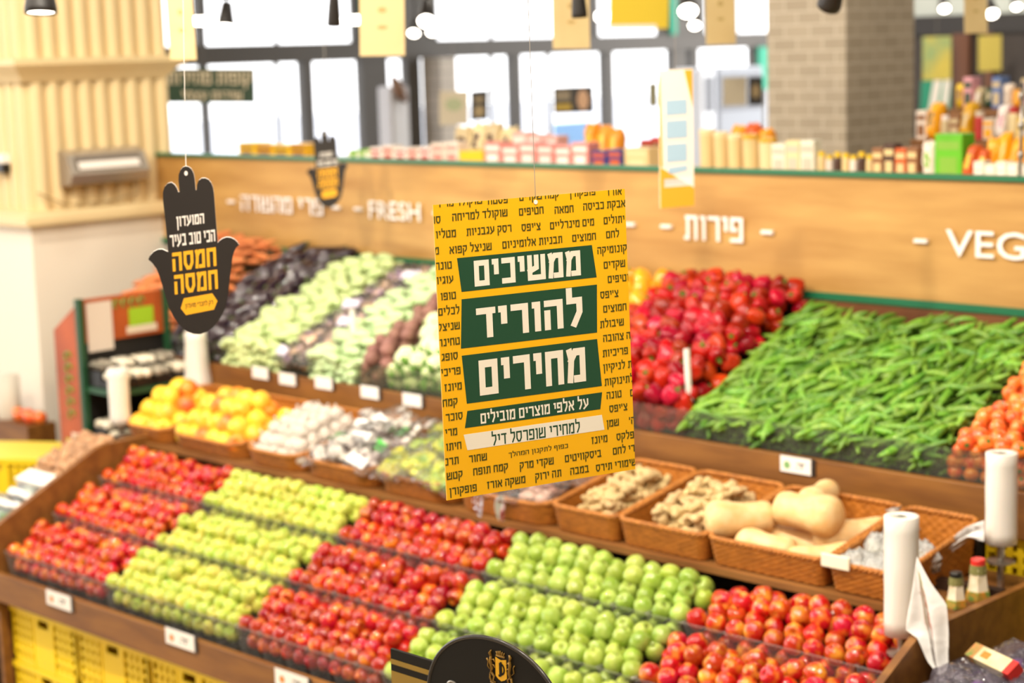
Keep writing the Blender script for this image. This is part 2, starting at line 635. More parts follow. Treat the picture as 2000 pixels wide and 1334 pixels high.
# dark wall behind the tiled column, y = 16
wb = MB().box((-11.0, 16.0, 0), (6, 16.2, 3.24))
struct('wall_back', wb, mat('dark_wall', '#453c36', 0.6, '#332b26', 2.0))
struct('trim_6', MB().box((-11.0, 15.95, 3.24), (6, 16.2, 3.42)), mat('beam_paint', '#2c2724', 0.5))
struct('wall_back_upper', MB().box((-11.0, 16.05, 3.42), (6, 16.2, 5.3)), mat('upper_wall', '#cfd6cf', 0.6))
struct('trim_7', MB().box((-9.63, 15.93, 0), (-9.45, 16.0, 3.24)).box((-9.28, 15.93, 0), (-9.2, 16, 3.24)), mat('reddish_wood', '#6e442c', 0.5))

# tiled column
struct('column', MB().box((-7.44, 10.0, 0), (-6.82, 10.8, 5.3)), brick_mat('grey_tile', '#b3a48d', '#a99a83', '#cbbfaa', 0.2, 0.085))

# fluted cream pillar
M_cream = mat('cream_paint', '#e4cd9c', 0.5)
M_plaster = mat('white_plaster', '#f1e6d4', 0.6)
pil = MB()
pil.box((-11.1, 6.05, 0), (-10.2, 7.16, 2.2))
pillar = struct('pillar', pil, M_plaster)
up = MB()
for z0, z1 in ((2.3, 3.12), (3.24, 5.3)):
    up.box((-11.05, 6.12, z0), (-10.26, 7.18, z1))
    n = 9
    for k in range(n):                                   # ribs on the face that looks to the right, then on the front face
        yc = 6.12 + (k + 0.5) * 1.06 / n
        up.tube([(-10.26, yc, z0), (-10.26, yc, z1)], 0.045, n=12)
    for k in range(7):
        xc = -11.05 + (k + 0.5) * 0.79 / 7
        up.tube([(xc, 6.12, z0), (xc, 6.12, z1)], 0.045, n=12)
struct('pillar_flutes', up, M_cream, pillar, smooth=False)
mo = MB()
for z, prof in ((2.2, [(0.0, 0.0), (0.07, 0.02), (0.07, 0.06), (0.02, 0.1)]), (3.1, [(-0.02, 0.0), (0.02, 0.05), (0.09, 0.11), (0.09, 0.15)])):
    for (a, za), (b, zb) in zip(prof[:-1], prof[1:]):
        q = []
        for e, zz in ((a, z + za), (b, z + zb)):
            q += [(-11.1 - e, 6.05 - e, zz), (-10.2 + e, 6.05 - e, zz), (-10.2 + e, 7.16 + e, zz), (-11.1 - e, 7.16 + e, zz)]
        mo.add(q, [(i, (i + 1) % 4, 4 + (i + 1) % 4, 4 + i) for i in range(4)] + [(4, 5, 6, 7)])
struct('pillar_molding', mo, M_cream, pillar)

# ================================================================== FIXTURES
# front fruit display: board at y = 4.43, rising 0.48 per metre to the ledge at y = 5.32
XL, XR = -8.0, -3.18
t = thing('fruit_display_stand', 'long brown board stand holding the rows of apple punnets and the basket ledge', 'display stand', (-5.6, 4.43, 0))
fb = MB().rbox((XL, 4.40, 0.607), (XR, 4.435, 0.75), 0.004)
fb.obj('front_board', M_brown, t)
sp = MB()
for i in range(3):
    y0 = 4.437 + i * 0.28
    z0 = 0.72 + i * 0.135
    sp.box((XL + 0.03, y0, z0 - 0.03), (XR - 0.03, y0 + 0.30, z0))
sp.box((XL + 0.03, 5.2, 1.0), (XR - 0.03, 5.34, 1.02))
sp.obj('stepped_deck', M_dark, t)
fr = ((XL, 4.40, 0), FY, FZ, FX)
prof = [(0, 0.55), (0, 0.955), (0.035, 0.975), (0.62, 1.262), (0.68, 1.275), (1.5, 1.275), (1.5, 0.55)]
MB().prism(prof, -0.03, 0.005, (Vector((XL, 4.40, 0)), FY, FZ, FX)).obj('side_board', M_brown, t)
MB().prism(prof, 0, 0.03, (Vector((XR, 4.40, 0)), FY, FZ, FX)).obj('side_board', M_brown, t)
lg = MB()
lg.prism([(0, 1.215), (0, 1.24), (0.61, 1.24), (0.61, 1.215)], 0.0, XR - XL + 0.24, (Vector((XL - 0.24, 5.32, 0)), FY, FZ, FX))
lg.obj('ledge', mat('ledge_wood', '#8f6130', 0.5, '#74481f', 3.0, stretch=(1, 6, 6)), t)
MB().box((XL, 4.9, 0), (XR, 4.95, 0.7)).obj('back_support', M_dark, t)
MB().box((XL - 0.03, 4.42, 0), (XL + 0.0, 4.95, 0.56)).box((XR, 4.42, 0), (XR + 0.03, 4.95, 0.56)).obj('leg_panel', M_brown, t)
MB().box((XL - 0.24, 5.6, 0), (XR, 5.64, 1.28)).obj('back_board', M_dark, t)

# raised vegetable display behind it
UXL, UXR = -9.7, -2.68
t = thing('vegetable_display_stand', 'raised brown stand with a sloping bed of loose vegetables under the oak panel', 'display stand', (-6, 5.95, 0))
MB().rbox((UXL, 5.935, 1.375), (UXR, 5.97, 1.552), 0.004).rbox((UXL, 5.94, 1.2), (-3.55, 5.965, 1.377), 0.003).obj('front_board', M_brown, t)
bed = MB().prism([(0, 1.42), (0, 1.50), (0.06, 1.53), (1.1, 1.97), (1.1, 1.9)], 0, UXR - UXL, (Vector((UXL, 5.96, 0)), FY, FZ, FX))
bed.obj('sloping_bed', mat('black_bed', '#1c1712', 0.6), t)
MB().box((UXL, 6.1, 0), (-3.6, 6.15, 1.42)).box((-3.6, 6.5, 0), (UXR, 6.55, 1.42)).box((UXL, 5.96, 0), (UXL + 0.03, 7.03, 1.5)).box((UXR - 0.03, 5.96, 0), (UXR, 7.03, 1.5)).obj('carcass', M_dark, t)
MB().box((UXL, 7.0, 1.9), (UXR, 7.03, 2.015)).obj('back_board', mat('red_brown_board', '#7a4a26', 0.5, '#62381a', 3), t)

t = thing('clear_fence', 'low clear acrylic fence along the front of the vegetable bed', 'fence', (-6, 5.985, 1.55))
MB().box((UXL, 5.982, 1.55), (UXR, 5.988, 1.668)).obj('pane', clear_mat('acrylic', tint=(0.80, 0.82, 0.74), haze=0.05, gloss=0.09, haze_col=(0.6, 0.6, 0.5)), t)

# oak sign panel
t = thing('sign_panel', 'long oak panel with white raised words above the vegetable bed', 'sign panel', (-6, 7.04, 2.04))
MB().box((-10.9, 7.04, 2.05), (UXR + 0.6, 7.09, 2.6)).obj('board', M_oak, t)
MB().box((-10.9, 7.02, 2.02), (UXR + 0.6, 7.1, 2.052)).box((-10.9, 7.02, 2.592), (UXR + 0.6, 7.1, 2.612)).obj('edge_strip', M_green, t)
PF = (Vector((0, 7.04, 0)), FX, FZ, -FY)
M_letter = mat('white_letters', '#f4efe9', 0.4)


def raised(word, x0, x1, zc, h, bold=0.0015):
    uv, fs, asp, em = text_shape(word)
    m = MB()
    write(m, word, PF, (x0 + x1) / 2, zc, w=abs(x1 - x0), h=h, bold=bold, lift=0.018)
    o = m.obj('raised_word', M_letter, t)
    return o


for w, x0, x1, z, h in (('פרי מהשדה', -9.32, -8.52, 2.315, 0.10), ('FRESH', -8.10, -7.66, 2.318, 0.105), ('פירות', -5.74, -5.38, 2.32, 0.12), ('VEGGIES', -4.27, -3.46, 2.318, 0.118)):
    raised(w, x0, x1, z, h)
ds = MB()
for x in (-9.43, -8.40, -8.2, -7.52, -6.98, -6.10, -5.86, -5.24, -4.40, -3.36):
    ds.rbox((x - 0.034, 7.02, 2.308), (x + 0.034, 7.041, 2.326), 0.003)
ds.obj('raised_dash', M_letter, t)

# ================================================================== APPLES IN PUNNETS
M_punnet = clear_mat('clear_punnet', tint=(0.985, 0.985, 0.97), haze=0.055, gloss=0.09, haze_col=(1.0, 0.98, 0.95))
APPLE = [(0.004, 0.72), (0.10, 0.70), (0.22, 0.78), (0.36, 0.90), (0.55, 0.93), (0.78, 0.76), (0.95, 0.40), (1.0, 0.02), (0.95, -0.36), (0.80, -0.68), (0.60, -0.86), (0.38, -0.92), (0.20, -0.86), (0.08, -0.80), (0.004, -0.79)]


def apple_mesh(seed, wide=1.0):
    r = random.Random(seed)
    ph = [r.uniform(0, 6.28) for _ in range(3)]
    a = [r.uniform(0.01, 0.035) for _ in range(3)]
    wob = lambda th, t: 1 + a[0] * math.cos(2 * th + ph[0]) + a[1] * math.cos(3 * th + ph[1]) + 0.02 * (1 - t) * math.cos(5 * th + ph[2])
    return MB().lathe([(p[0] * wide, p[1]) for p in APPLE], 18, None, wob)


def fruit_protos(name, m, wide=1.0, sticker=False):
    ps = []
    for k in range(3):
        parts = [(name, apple_mesh(k + len(name), wide), m)]
        st = MB().tube([(0, 0, 0.66), (0.03, 0.02, 0.9), (0.10, 0.03, 1.03)], [0.045, 0.035, 0.055], 6)
        parts.append(('stem', st, MATS.get('apple_stem') or mat('apple_stem', '#5a3d1c', 0.7)))
        if sticker and k == 2:
            a = 0.30
            cs, sn = math.cos(0.6), math.sin(0.6)
            s = MB()
            s.grid(lambda u, v: (math.cos((u - 0.5) * a) * 1.005 * math.cos((v - 0.5) * a + .25), math.sin((u - 0.5) * a) * 1.005, math.sin((v - 0.5) * a + .25) * 0.98 + 0.04), 3, 3)
            parts.append(('sticker', s, M_paper))
        ps.append(proto(name, parts))
    return ps


M_nect = mat('nectarine_skin', '#b80f08', 0.3, '#ee8f2a', 0.85, detail=1.5, lo=0.48, hi=0.72, hue=0.010, val=0.2, coat=0.9, spec=0.2)
M_gold = mat('yellow_apple_skin', '#a6b83e', 0.35, '#d2cc60', 0.9, detail=1.5, lo=0.35, hi=0.7, hue=0.024, val=0.12, coat=0.6, spec=0.2)
M_red = mat('red_apple_skin', '#a81208', 0.3, '#ea7f22', 0.8, detail=2, lo=0.50, hi=0.74, hue=0.010, val=0.3, coat=0.9, spec=0.2)
M_grn = mat('green_apple_skin', '#90aa36', 0.32, '#b3c45e', 0.8, detail=1.5, hue=0.014, val=0.14, coat=0.7, spec=0.2)
M_pink = mat('pink_apple_skin', '#b81c0c', 0.3, '#f0a838', 0.75, detail=2.5, lo=0.48, hi=0.76, hue=0.012, val=0.22, coat=0.9, spec=0.2)
COLS = [('red_nectarine', 'small glossy red nectarine', 'nectarine', M_nect, -7.97, -7.11, 5, 0.0355, 0.98),
        ('yellow_apple', 'yellow-green apple', 'apple', M_gold, -7.105, -6.115, 6, 0.036, 1.0),
        ('red_apple', 'deep red apple', 'apple', M_red, -6.11, -5.19, 6, 0.0365, 1.0),
        ('green_apple', 'bright green apple', 'apple', M_grn, -5.185, -4.14, 6, 0.0395, 0.98),
        ('pink_apple', 'red-yellow blushed apple', 'apple', M_pink, -4.135, -3.2, 5, 0.0395, 0.98)]
ROWN = ['front', 'middle', 'back']


def punnet(x0, x1, y0, y1, z0, z1, parent):
    """Clear tray with ribbed sloping walls and a rolled rim."""
    t = 0.017
    w = MB()
    n = 14

    def wall(p, q, pb, qb):
        def fn(u, v):
            a = Vector(pb).lerp(Vector(qb), u)
            b = Vector(p).lerp(Vector(q), u)
            d = (Vector(q) - Vector(p)).normalized()
            nrm = Vector((d.y, -d.x, 0))
            return a.lerp(b, v) + nrm * (0.0015 * (1 if int(u * n * 2 + 0.01) % 2 else -1) * (1 if 0.1 < v < 0.85 else 0))
        w.grid(fn, n * 2, 3)
    T = [(x0, y0, z1), (x1, y0, z1), (x1, y1, z1), (x0, y1, z1)]
    B = [(x0 + t, y0 + t, z0), (x1 - t, y0 + t, z0), (x1 - t, y1 - t, z0), (x0 + t, y1 - t, z0)]
    for i in range(4):
        wall(T[i], T[(i + 1) % 4], B[i], B[(i + 1) % 4])
    w.add(B, [(0, 3, 2, 1)])
    w.obj('tray', M_punnet, parent)
    MB().tube([T[0], T[1], T[2], T[3], T[0]], 0.0035, 6).obj('rim', M_punnet, parent)


for (nm, desc, cat, m, x0, x1, npn, r, wd) in COLS:
    P3 = fruit_protos(nm, m, wd, nm == 'pink_apple')
    pw = (x1 - x0) / npn
    for row in range(3):
        y0 = 4.452 + row * 0.28
        rim = 0.850 + row * 0.135
        z0 = 0.722 + row * 0.135
        for p in range(npn):
            a = x0 + p * pw
            if not (shows((a, y0, rim)) or shows((a + pw, y0 + 0.2, rim + 0.1))):
                continue
            t = thing('fruit_punnet', 'clear punnet of %ss, %s of its kind from left in the %s row' % (nm.replace('_', ' '), ORD[p], ROWN[row]), 'punnet', (a + pw / 2, y0 + 0.13, z0), 'clear punnets of fruit')
            punnet(a + 0.002, a + pw - 0.002, y0, y0 + 0.262, z0, rim, t)

        def fruit(x, y, z, where, up=0.5):
            if not shows((x, y, z), 330):
                return
            pi = min(npn - 1, max(0, int((x - x0) / pw)))
            k = rnd.choices((0, 1, 2), (6, 6, 2))[0]
            tl = rnd.choice((0.35, 0.9, 1.6))
            R = rot(rnd.uniform(-tl, tl) + 0.4, rnd.uniform(-tl, tl), rnd.uniform(0, 6.28))
            rr = r * rnd.uniform(0.95, 1.03)
            place(P3[k], TRS((x, y, z), R, rr), '%s %s %s %s punnet from left, %s row' % (desc, where, ORD[pi], nm.replace('_', '-'), ROWN[row]), cat, '%ss in the %s row' % (nm.replace('_', ' '), ROWN[row]))
        nb = int((x1 - x0 - 2 * r) / (2 * r * 1.02)) + 1
        st = (x1 - x0 - 2 * r) / (nb - 1)
        for i in range(nb - 1):                          # seen through the clear fronts
            fruit(x0 + r + (i + 0.5) * st + rnd.uniform(-1, 1) * 0.003, y0 + 0.011 + r, rim - 0.066 + rnd.uniform(-1, 1) * 0.004, 'low inside')
        yy = y0 + 0.004 + r
        dj = min(2 * r * 0.9, (0.272 - 2 * r) / 3)
        for j in range(4):
            off = 0.5 * st if j % 2 else 0
            for i in range(nb - (j % 2)):
                fruit(x0 + r + off + i * st + rnd.uniform(-1, 1) * 0.004, yy + j * dj + rnd.uniform(-1, 1) * 0.004, rim + 0.004 + j * 0.018 + rnd.uniform(-0.004, 0.010), 'heaped in')
        for j in range(2):
            off = 0.0 if j % 2 else 0.5 * st
            for i in range(nb - 1 + (j % 2)):
                if rnd.random() < 0.84:
                    fruit(x0 + r + off + i * st + rnd.uniform(-1, 1) * 0.006, yy + dj * 1.55 + j * dj * 1.02 + rnd.uniform(-1, 1) * 0.006, rim + 0.070 + j * 0.022 + rnd.uniform(-0.006, 0.012), 'on top of')

# ================================================================== WICKER BASKETS ON THE LEDGE
M_wick = mat('wicker', '#c67a2a', 0.5, '#9a5a18', 30, stretch=(1, 1, 3), lo=0.3, hi=0.7)
M_wick2 = mat('wicker_rim', '#cb8438', 0.5, '#a0601f', 60)


def basket(x0, x1, rc, label, zf=1.345, zb=1.44, y0=5.335, y1=5.875):
    """Woven basket with corner radius rc, low in front and higher at the back."""
    zb0 = 1.243
    t = thing('wicker_basket', label, 'basket', ((x0 + x1) / 2, (y0 + y1) / 2, zb0), 'wicker baskets on the ledge')
    pts = []
    n = 8
    for (cx, cy, a0) in ((x0 + rc, y0 + rc, math.pi), (x1 - rc, y0 + rc, 1.5 * math.pi), (x1 - rc, y1 - rc, 0), (x0 + rc, y1 - rc, 0.5 * math.pi)):
        for k in range(n + 1):
            a = a0 + k / n * math.pi / 2
            pts.append((cx + rc * math.cos(a), cy + rc * math.sin(a)))
    # even spacing along the outline
    pts.append(pts[0])
    L = [0]
    for a, b in zip(pts[:-1], pts[1:]):
        L.append(L[-1] + math.hypot(b[0] - a[0], b[1] - a[1]))
    stakes = int(L[-1] / 0.022) // 2 * 2
    N = stakes * 3

    def out(s):
        s = (s % 1.0) * L[-1]
        i = max(k for k in range(len(L) - 1) if L[k] <= s + 1e-9)
        f = (s - L[i]) / max(1e-9, L[i + 1] - L[i])
        a, b = pts[i], pts[i + 1]
        dx, dy = b[0] - a[0], b[1] - a[1]
        l = math.hypot(dx, dy) or 1
        return Vector((a[0] + dx * f, a[1] + dy * f, 0)), Vector((dy / l, -dx / l, 0))
    O = [out(k / N) for k in range(N)]
    rim = [zf + (zb - zf) * (p.y - y0) / (y1 - y0) for p, _ in O]
    rows = 11
    w = MB()
    vs, fs = [], []
    for side in (0, 1):
        for j in range(rows * 2 + 1):
            v = j / (rows * 2)
            for k in range(N):
                p, nn = O[k]
                amp = 0.0022 * math.sin(math.pi * 2 * k / 6) * (1 if (j // 2) % 2 else -1) + (0.0030 if j % 2 else -0.0030)
                taper = -0.022 * (1 - v)
                q = p + nn * (taper + amp - side * 0.007)
                vs.append((q.x, q.y, zb0 + (rim[k] - zb0) * v))
    R = rows * 2 + 1
    for side in (0, 1):
        for j in range(R - 1):
            for k in range(N):
                a = side * R * N + j * N + k
                b = side * R * N + j * N + (k + 1) % N
                f = (a, b, b + N, a + N)
                fs.append(f if side == 0 else f[::-1])
    w.add(vs, fs)
    w.obj('woven_wall', M_wick, t, smooth=True)
    rm = MB()
    for ph in (0, 1, 2):
        path = []
        M = N
        for k in range(M + 1):
            p, nn = O[k % N]
            a = ph * 2.094 + k * 2 * math.pi / 9
            path.append((p.x + nn.x * (0.006 * math.cos(a) - 0.003), p.y + nn.y * (0.006 * math.cos(a) - 0.003), rim[k % N] + 0.004 + 0.006 * math.sin(a)))
        rm.tube(path, 0.0062, 5)
    rm.obj('braided_rim', M_wick2, t, smooth=True)
    bt = MB()
    bt.add([(p.x - nn.x * 0.03, p.y - nn.y * 0.03, zb0 + 0.008) for p, nn in O[::3]], [tuple(range(len(O[::3])))])
    bt.obj('base', M_wick, t)
    return t


BK = [(-8.23, -7.83, .10, 'wicker basket of peaches at the left end of the ledge', 1.31), (-7.82, -7.20, .13, 'rounded wicker basket of yellow peaches beside the garlic nets', 1.31),
      (-7.19, -6.75, .11, 'rounded wicker basket of white netted garlic', 1.315), (-6.74, -6.23, .11, 'rounded wicker basket of bagged herbs with green labels', 1.32),
      (-6.22, -5.71, .12, 'rounded wicker basket of bagged yellow-green peppers', 1.325), (-5.70, -5.11, .12, 'wicker basket half hidden under the yellow hanging poster', 1.33),
      (-5.10, -4.74, .05, 'wicker basket of ginger roots right below the yellow poster', 1.345), (-4.735, -4.29, .05, 'wicker basket of ginger roots beside the butternut squashes', 1.345),
      (-4.28, -3.74, .045, 'wide wicker basket of butternut squashes', 1.345), (-3.73, -3.42, .04, 'wicker basket of film-wrapped bundles behind the nearest bag roll', 1.345)]
for b in BK:
    basket(b[0], b[1], b[2], b[3], zf=b[4])

# ================================================================== WHAT LIES IN THE BASKETS
def lumpy(seed, n=14, rings=9, amp=0.15, sx=1, sy=1, sz=1, freq=3):
    r = random.Random(seed)
    ph = [(r.uniform(0, 6.28), r.uniform(0, 6.28), r.randint(1, freq), r.randint(1, freq)) for _ in range(5)]
    m = MB()
    prof = [(math.sin(math.pi * (0.02 + 0.96 * j / rings)), -math.cos(math.pi * (0.02 + 0.96 * j / rings))) for j in range(rings + 1)]

    def wob(th, t):
        return 1 + amp / 2 * sum(math.sin(a * th + p + q * 0 + 5 * t * b / 2) for p, q, a, b in ph) / 2
    m.lathe(prof, n, None, wob)
    m.v = [(x * sx, y * sy, z * sz) for x, y, z in m.v]
    return m


M_peach = mat('peach_skin', '#f7b32b', 0.42, '#f6cf3f', 0.9, detail=1.5, hue=0.015, val=0.08)
M_peachr = mat('peach_blush', '#f28a28', 0.42, '#c9442a', 0.8, detail=1.5, lo=0.45, hi=0.8, hue=0.01)
PP = [proto('yellow_peach', [('yellow_peach', apple_mesh(30 + k, 1.03), M_peach)]) for k in range(2)]
PR = [proto('orange_peach', [('orange_peach', apple_mesh(40 + k, 1.03), M_peachr)]) for k in range(2)]
rp = 0.053
for (bx0, bx1, nx, word) in ((-8.2, -7.86, 4, 'left end'), (-7.78, -7.24, 6, 'second')):
    for layer in range(3):
        cnt = nx - layer
        for j in range(4 - layer):
            for i in range(cnt):
                if layer == 2 and word == 'left end' and i > 1:
                    continue
                x = bx0 + 0.04 + (i + layer * 0.5 + (0.3 if j % 2 else 0)) * ((bx1 - bx0 - 0.08) / (nx - 0.7)) + rnd.uniform(-1, 1) * 0.006
                y = 5.40 + layer * 0.05 + j * 0.098 + rnd.uniform(-1, 1) * 0.006
                z = 1.305 + layer * 0.074 + j * 0.026 + rnd.uniform(0, 0.008)
                red = rnd.random() < (0.25 if word == 'second' else 0.3)
                place(rnd.choice(PR if red else PP), TRS((x, y, z), rand_rot(1.2), rp * rnd.uniform(0.95, 1.06)),
                      '%s peach in the %s basket, %s layer, %s row' % ('blushed orange' if red else 'yellow', word, ('bottom', 'middle', 'top')[layer], ('front', 'second', 'third', 'rear')[j]), 'peach', 'peaches in the %s basket' % word)

M_garlic = mat('garlic_net', '#efe6da', 0.7, '#d8c9bb', 14, bump=0.5, bscale=40)
G3 = [proto('garlic_bulb', [('garlic_bulb', lumpy(60 + k, 14, 9, 0.2, 1, 1, 0.85), M_garlic), ('neck', MB().tube([(0, 0, 0.7), (0.1, 0.05, 1.1), (0.25, 0.05, 1.4)], [0.22, 0.13, 0.16], 7), M_garlic)]) for k in range(3)]
for layer in range(3):
    for j in range(6 - layer):
        for i in range(6 - layer):
            x = -7.135 + (i + 0.5 * layer) * 0.067 + rnd.uniform(-1, 1) * 0.008
            y = 5.40 + layer * 0.035 + j * 0.07 + rnd.uniform(-1, 1) * 0.008
            z = 1.30 + layer * 0.056 + j * 0.018
            place(rnd.choice(G3), TRS((x, y, z), rand_rot(0.7), 0.041 * rnd.uniform(0.9, 1.1)), 'white garlic bulb in the rounded basket beside the peaches, %s layer' % ('bottom', 'middle', 'top')[layer], 'garlic', 'garlic bulbs')

# ginger
M_ginger = mat('ginger_skin', '#e2cb98', 0.6, '#c39d60', 18, stretch=(1, 1, 3), bump=0.25, hue=0.008, val=0.12)


def ginger_mesh(seed):
    r = random.Random(seed)
    m = MB()
    p = Vector((-0.9, 0, 0))
    d = Vector((1, 0, 0))
    pts, rad = [], []
    for k in range(7):
        pts.append(p.copy())
        rad.append(0.27 * r.uniform(0.75, 1.2) * (0.5 if k in (0, 6) else 1) * (1.15 if k % 2 else 0.85))
        d = (d + Vector((0, r.uniform(-.5, .5), r.uniform(-.25, .25)))).normalized()
        p = p + d * 0.3
    m.tube(pts, rad, 8)
    for k in range(r.randint(2, 3)):
        q = pts[r.randint(1, 5)]
        e = Vector((r.uniform(-.4, .4), r.choice((-1, 1)) * 0.8, r.uniform(-.1, .4))).normalized()
        m.tube([q, q + e * 0.3, q + e * 0.52], [0.23, 0.21, 0.1], 8)
    return m


GG = [proto('ginger_root', [('ginger_root', ginger_mesh(80 + k), M_ginger)]) for k in range(6)]
for (bx0, bx1, word) in ((-5.06, -4.78, 'right below the yellow poster'), (-4.69, -4.33, 'beside the squashes')):
    for layer in range(3):
        for j in range(8 - layer):
            for i in range(4):
                x = bx0 + 0.05 + (i + rnd.uniform(0.2, 0.8)) * (bx1 - bx0 - 0.10) / 4
                y = 5.425 + layer * 0.02 + j * 0.052 + rnd.uniform(-1, 1) * 0.01
                z = 1.285 + layer * 0.042 + j * 0.015
                place(rnd.choice(GG), TRS((x, y, z), rot(rnd.uniform(-.4, .4), rnd.uniform(-.3, .3), rnd.uniform(-.5, .5) + (1.57 if i in (0, 3) or j == 0 and layer == 0 and False else rnd.uniform(0, 6.28))), 0.058 * rnd.uniform(0.75, 1.25) * (0.8 if j == 0 else 1)),
                      'knobbly pale ginger root in the basket %s, %s part' % (word, 'front' if j < 3 else 'rear'), 'ginger', 'ginger roots %s' % word)

# butternut squashes
M_squash = mat('squash_skin', '#eccb94', 0.5, '#e4b878', 3, bump=0.04, val=0.04)
SQP = [(0.004, -1.0), (0.14, -0.99), (0.30, -0.93), (0.40, -0.80), (0.445, -0.60), (0.43, -0.38), (0.385, -0.15), (0.355, 0.1), (0.355, 0.4), (0.37, 0.65), (0.345, 0.83), (0.22, 0.95), (0.004, 0.98)]


def squash(loc, yaw, pitch, ln, label, fat=1.0):
    q = MB().lathe([(a * fat, b) for a, b in SQP], 24, None, lambda th, t: 1 + 0.015 * math.cos(5 * th))
    s = MB().lathe([(0.10, 0.95), (0.075, 1.0), (0.09, 1.09), (0.004, 1.10)], 8)
    o = thing('butternut_squash', label, 'squash', loc, 'butternut squashes')
    R = Matrix.Rotation(yaw, 4, 'Z') @ Matrix.Rotation(math.pi / 2 - pitch, 4, 'Y')
    for n, mm, mt in (('body', q, M_squash), ('stem', s, mat('squash_stem', '#8a6a3a', 0.7))):
        c = mm.obj(n, mt, smooth=True)
        c.parent = o
        c.matrix_basis = R @ Matrix.Scale(ln, 4)


squash((-4.235, 5.49, 1.395), math.radians(48), 0.02, 0.138, 'butternut squash at the left corner, its round base towards the front left', 1.28)
squash((-4.060, 5.425, 1.325), math.radians(3), 0.0, 0.128, 'butternut squash lying low against the front rim of its basket', 1.15)
squash((-3.985, 5.585, 1.44), math.radians(182), 0.02, 0.142, 'biggest butternut squash lying across the top of the heap', 1.30)
squash((-4.06, 5.765, 1.45), math.radians(100), 0.1, 0.11, 'butternut squash at the back with only its rounded end showing', 1.3)
squash((-3.83, 5.47, 1.315), math.radians(215), -0.05, 0.14, 'butternut squash in the right front corner of the basket', 0.95)
squash((-3.85, 5.68, 1.36), math.radians(40), 0.1, 0.15, 'butternut squash lying at the right rear under the biggest one')
squash((-4.04, 5.62, 1.30), math.radians(10), 0.0, 0.15, 'butternut squash at the bottom, mostly covered by the others')

# bags of film
M_film = clear_mat('clear_film', tint=(0.99, 0.99, 0.99), haze=0.05, gloss=0.3, rough=0.12, haze_col=(0.97, 0.97, 0.97), bump=1.0, bscale=45)
M_film2 = clear_mat('crinkled_film', tint=(0.99, 0.99, 0.99), haze=0.4, gloss=0.3, rough=0.15, haze_col=(1.0, 1.0, 0.97), bump=1.0, bscale=60)


def pillow(seed, lx, ly, lz, crumple=0.2):
    r = random.Random(seed)
    ph = [r.uniform(0, 6.28) for _ in range(6)]
    m = MB()
    for sgn in (1, -1):
        def fn(u, v):
            a, b = u * 2 - 1, v * 2 - 1
            h = max(0.0, (1 - a ** 4)) ** 0.5 * max(0.0, (1 - b ** 4)) ** 0.5
            c = crumple * h * (math.sin(9 * a + ph[0]) * math.cos(7 * b + ph[1]) + 0.6 * math.sin(15 * b + 6 * a + ph[2]))
            return Vector((a * lx * (1 + 0.05 * math.sin(5 * b + ph[3])), b * ly * (1 + 0.06 * math.sin(6 * a + ph[4])), sgn * lz * (h + c)))
        m.grid(fn, 14, 14)
    return m


def bagged(name, label, cat, group, loc, R, lx, ly, lz, fill, fill_m, strip=None, seed=0, film=None):
    o = thing(name, label, cat, loc, group)
    o.rotation_euler = R.to_euler()
    for n, mm, mt, sm in (('film', pillow(seed, lx, ly, lz), film or M_film, True), ('contents', fill, fill_m, True)):
        c = mm.obj(n, mt, smooth=sm)
        c.parent = o
        if n == 'film':
            film_o = c
    if strip is not None:
        c = MB().grid(lambda u, v: Vector(((u - 0.5) * lx * 1.5, -ly * 0.8 + v * ly * 0.5, lz * (1.02 + 0.1 * math.sin(6 * u)) * (0.75 + 0.4 * v))), 8, 3).obj('label_strip', strip, smooth=True)
        c.parent = film_o
        c['label'] = 'printed label strip'
    return o


def clutter(seed, lx, ly, lz, n, size, longish=1.0):
    r = random.Random(seed)
    m = MB()
    for _ in range(n):
        s = size * r.uniform(0.7, 1.2)
        q = lumpy(r.randint(0, 9999), 8, 6, 0.2, s * longish, s, s * 0.8)
        m.add(q.v, q.f, Matrix.Translation((r.uniform(-.75, .75) * lx, r.uniform(-.75, .75) * ly, r.uniform(-.4, .4) * lz)) @ rot(0, 0, r.uniform(0, 6.28)))
    return m


M_herb = mat('purple_herb', '#6a4a4c', 0.5, '#e6ddd2', 14, lo=0.3, hi=0.5, hue=0.02, val=0.2)
M_label = mat('label_green', '#58c24e', 0.5)
M_pep = mat('yellow_green_pepper', '#d8d42a', 0.35, '#6f9a2c', 12, hue=0.02, val=0.2)
for i in range(9):
    a, b = i % 3, i // 3
    bagged('herb_bag', 'clear bag of purple-grey herbs with a green strip, %s row, %s' % (('front', 'middle', 'rear')[b], ('left', 'centre', 'right')[a]), 'bag', 'bagged herbs in the fourth basket',
           (-6.63 + a * 0.15, 5.42 + b * 0.15, 1.36 + b * 0.04 + (a % 2) * 0.03), rot(0.45, rnd.uniform(-.3, .3), rnd.uniform(-.5, .5)), 0.095, 0.10, 0.035,
           clutter(100 + i, 0.09, 0.09, 0.03, 10, 0.022, 1.6), M_herb, (M_label if i in (3, 5, 8) else mat('label_white', '#ece8e4', 0.4)) if i not in (0, 1) else None, seed=i)
for i in range(9):
    a, b = i % 3, i // 3
    bagged('pepper_bag', 'clear bag of yellow-green peppers, %s row, %s' % (('front', 'middle', 'rear')[b], ('left', 'centre', 'right')[a]), 'bag', 'bagged peppers in the fifth basket',
           (-6.11 + a * 0.15, 5.42 + b * 0.15, 1.36 + b * 0.045 + (a % 2) * 0.02), rot(0.45, rnd.uniform(-.3, .3), rnd.uniform(-.6, .6)), 0.10, 0.11, 0.045,
           clutter(200 + i, 0.09, 0.1, 0.04, 22, 0.028, 1.5), M_pep, M_label if i == 7 else None, seed=20 + i)
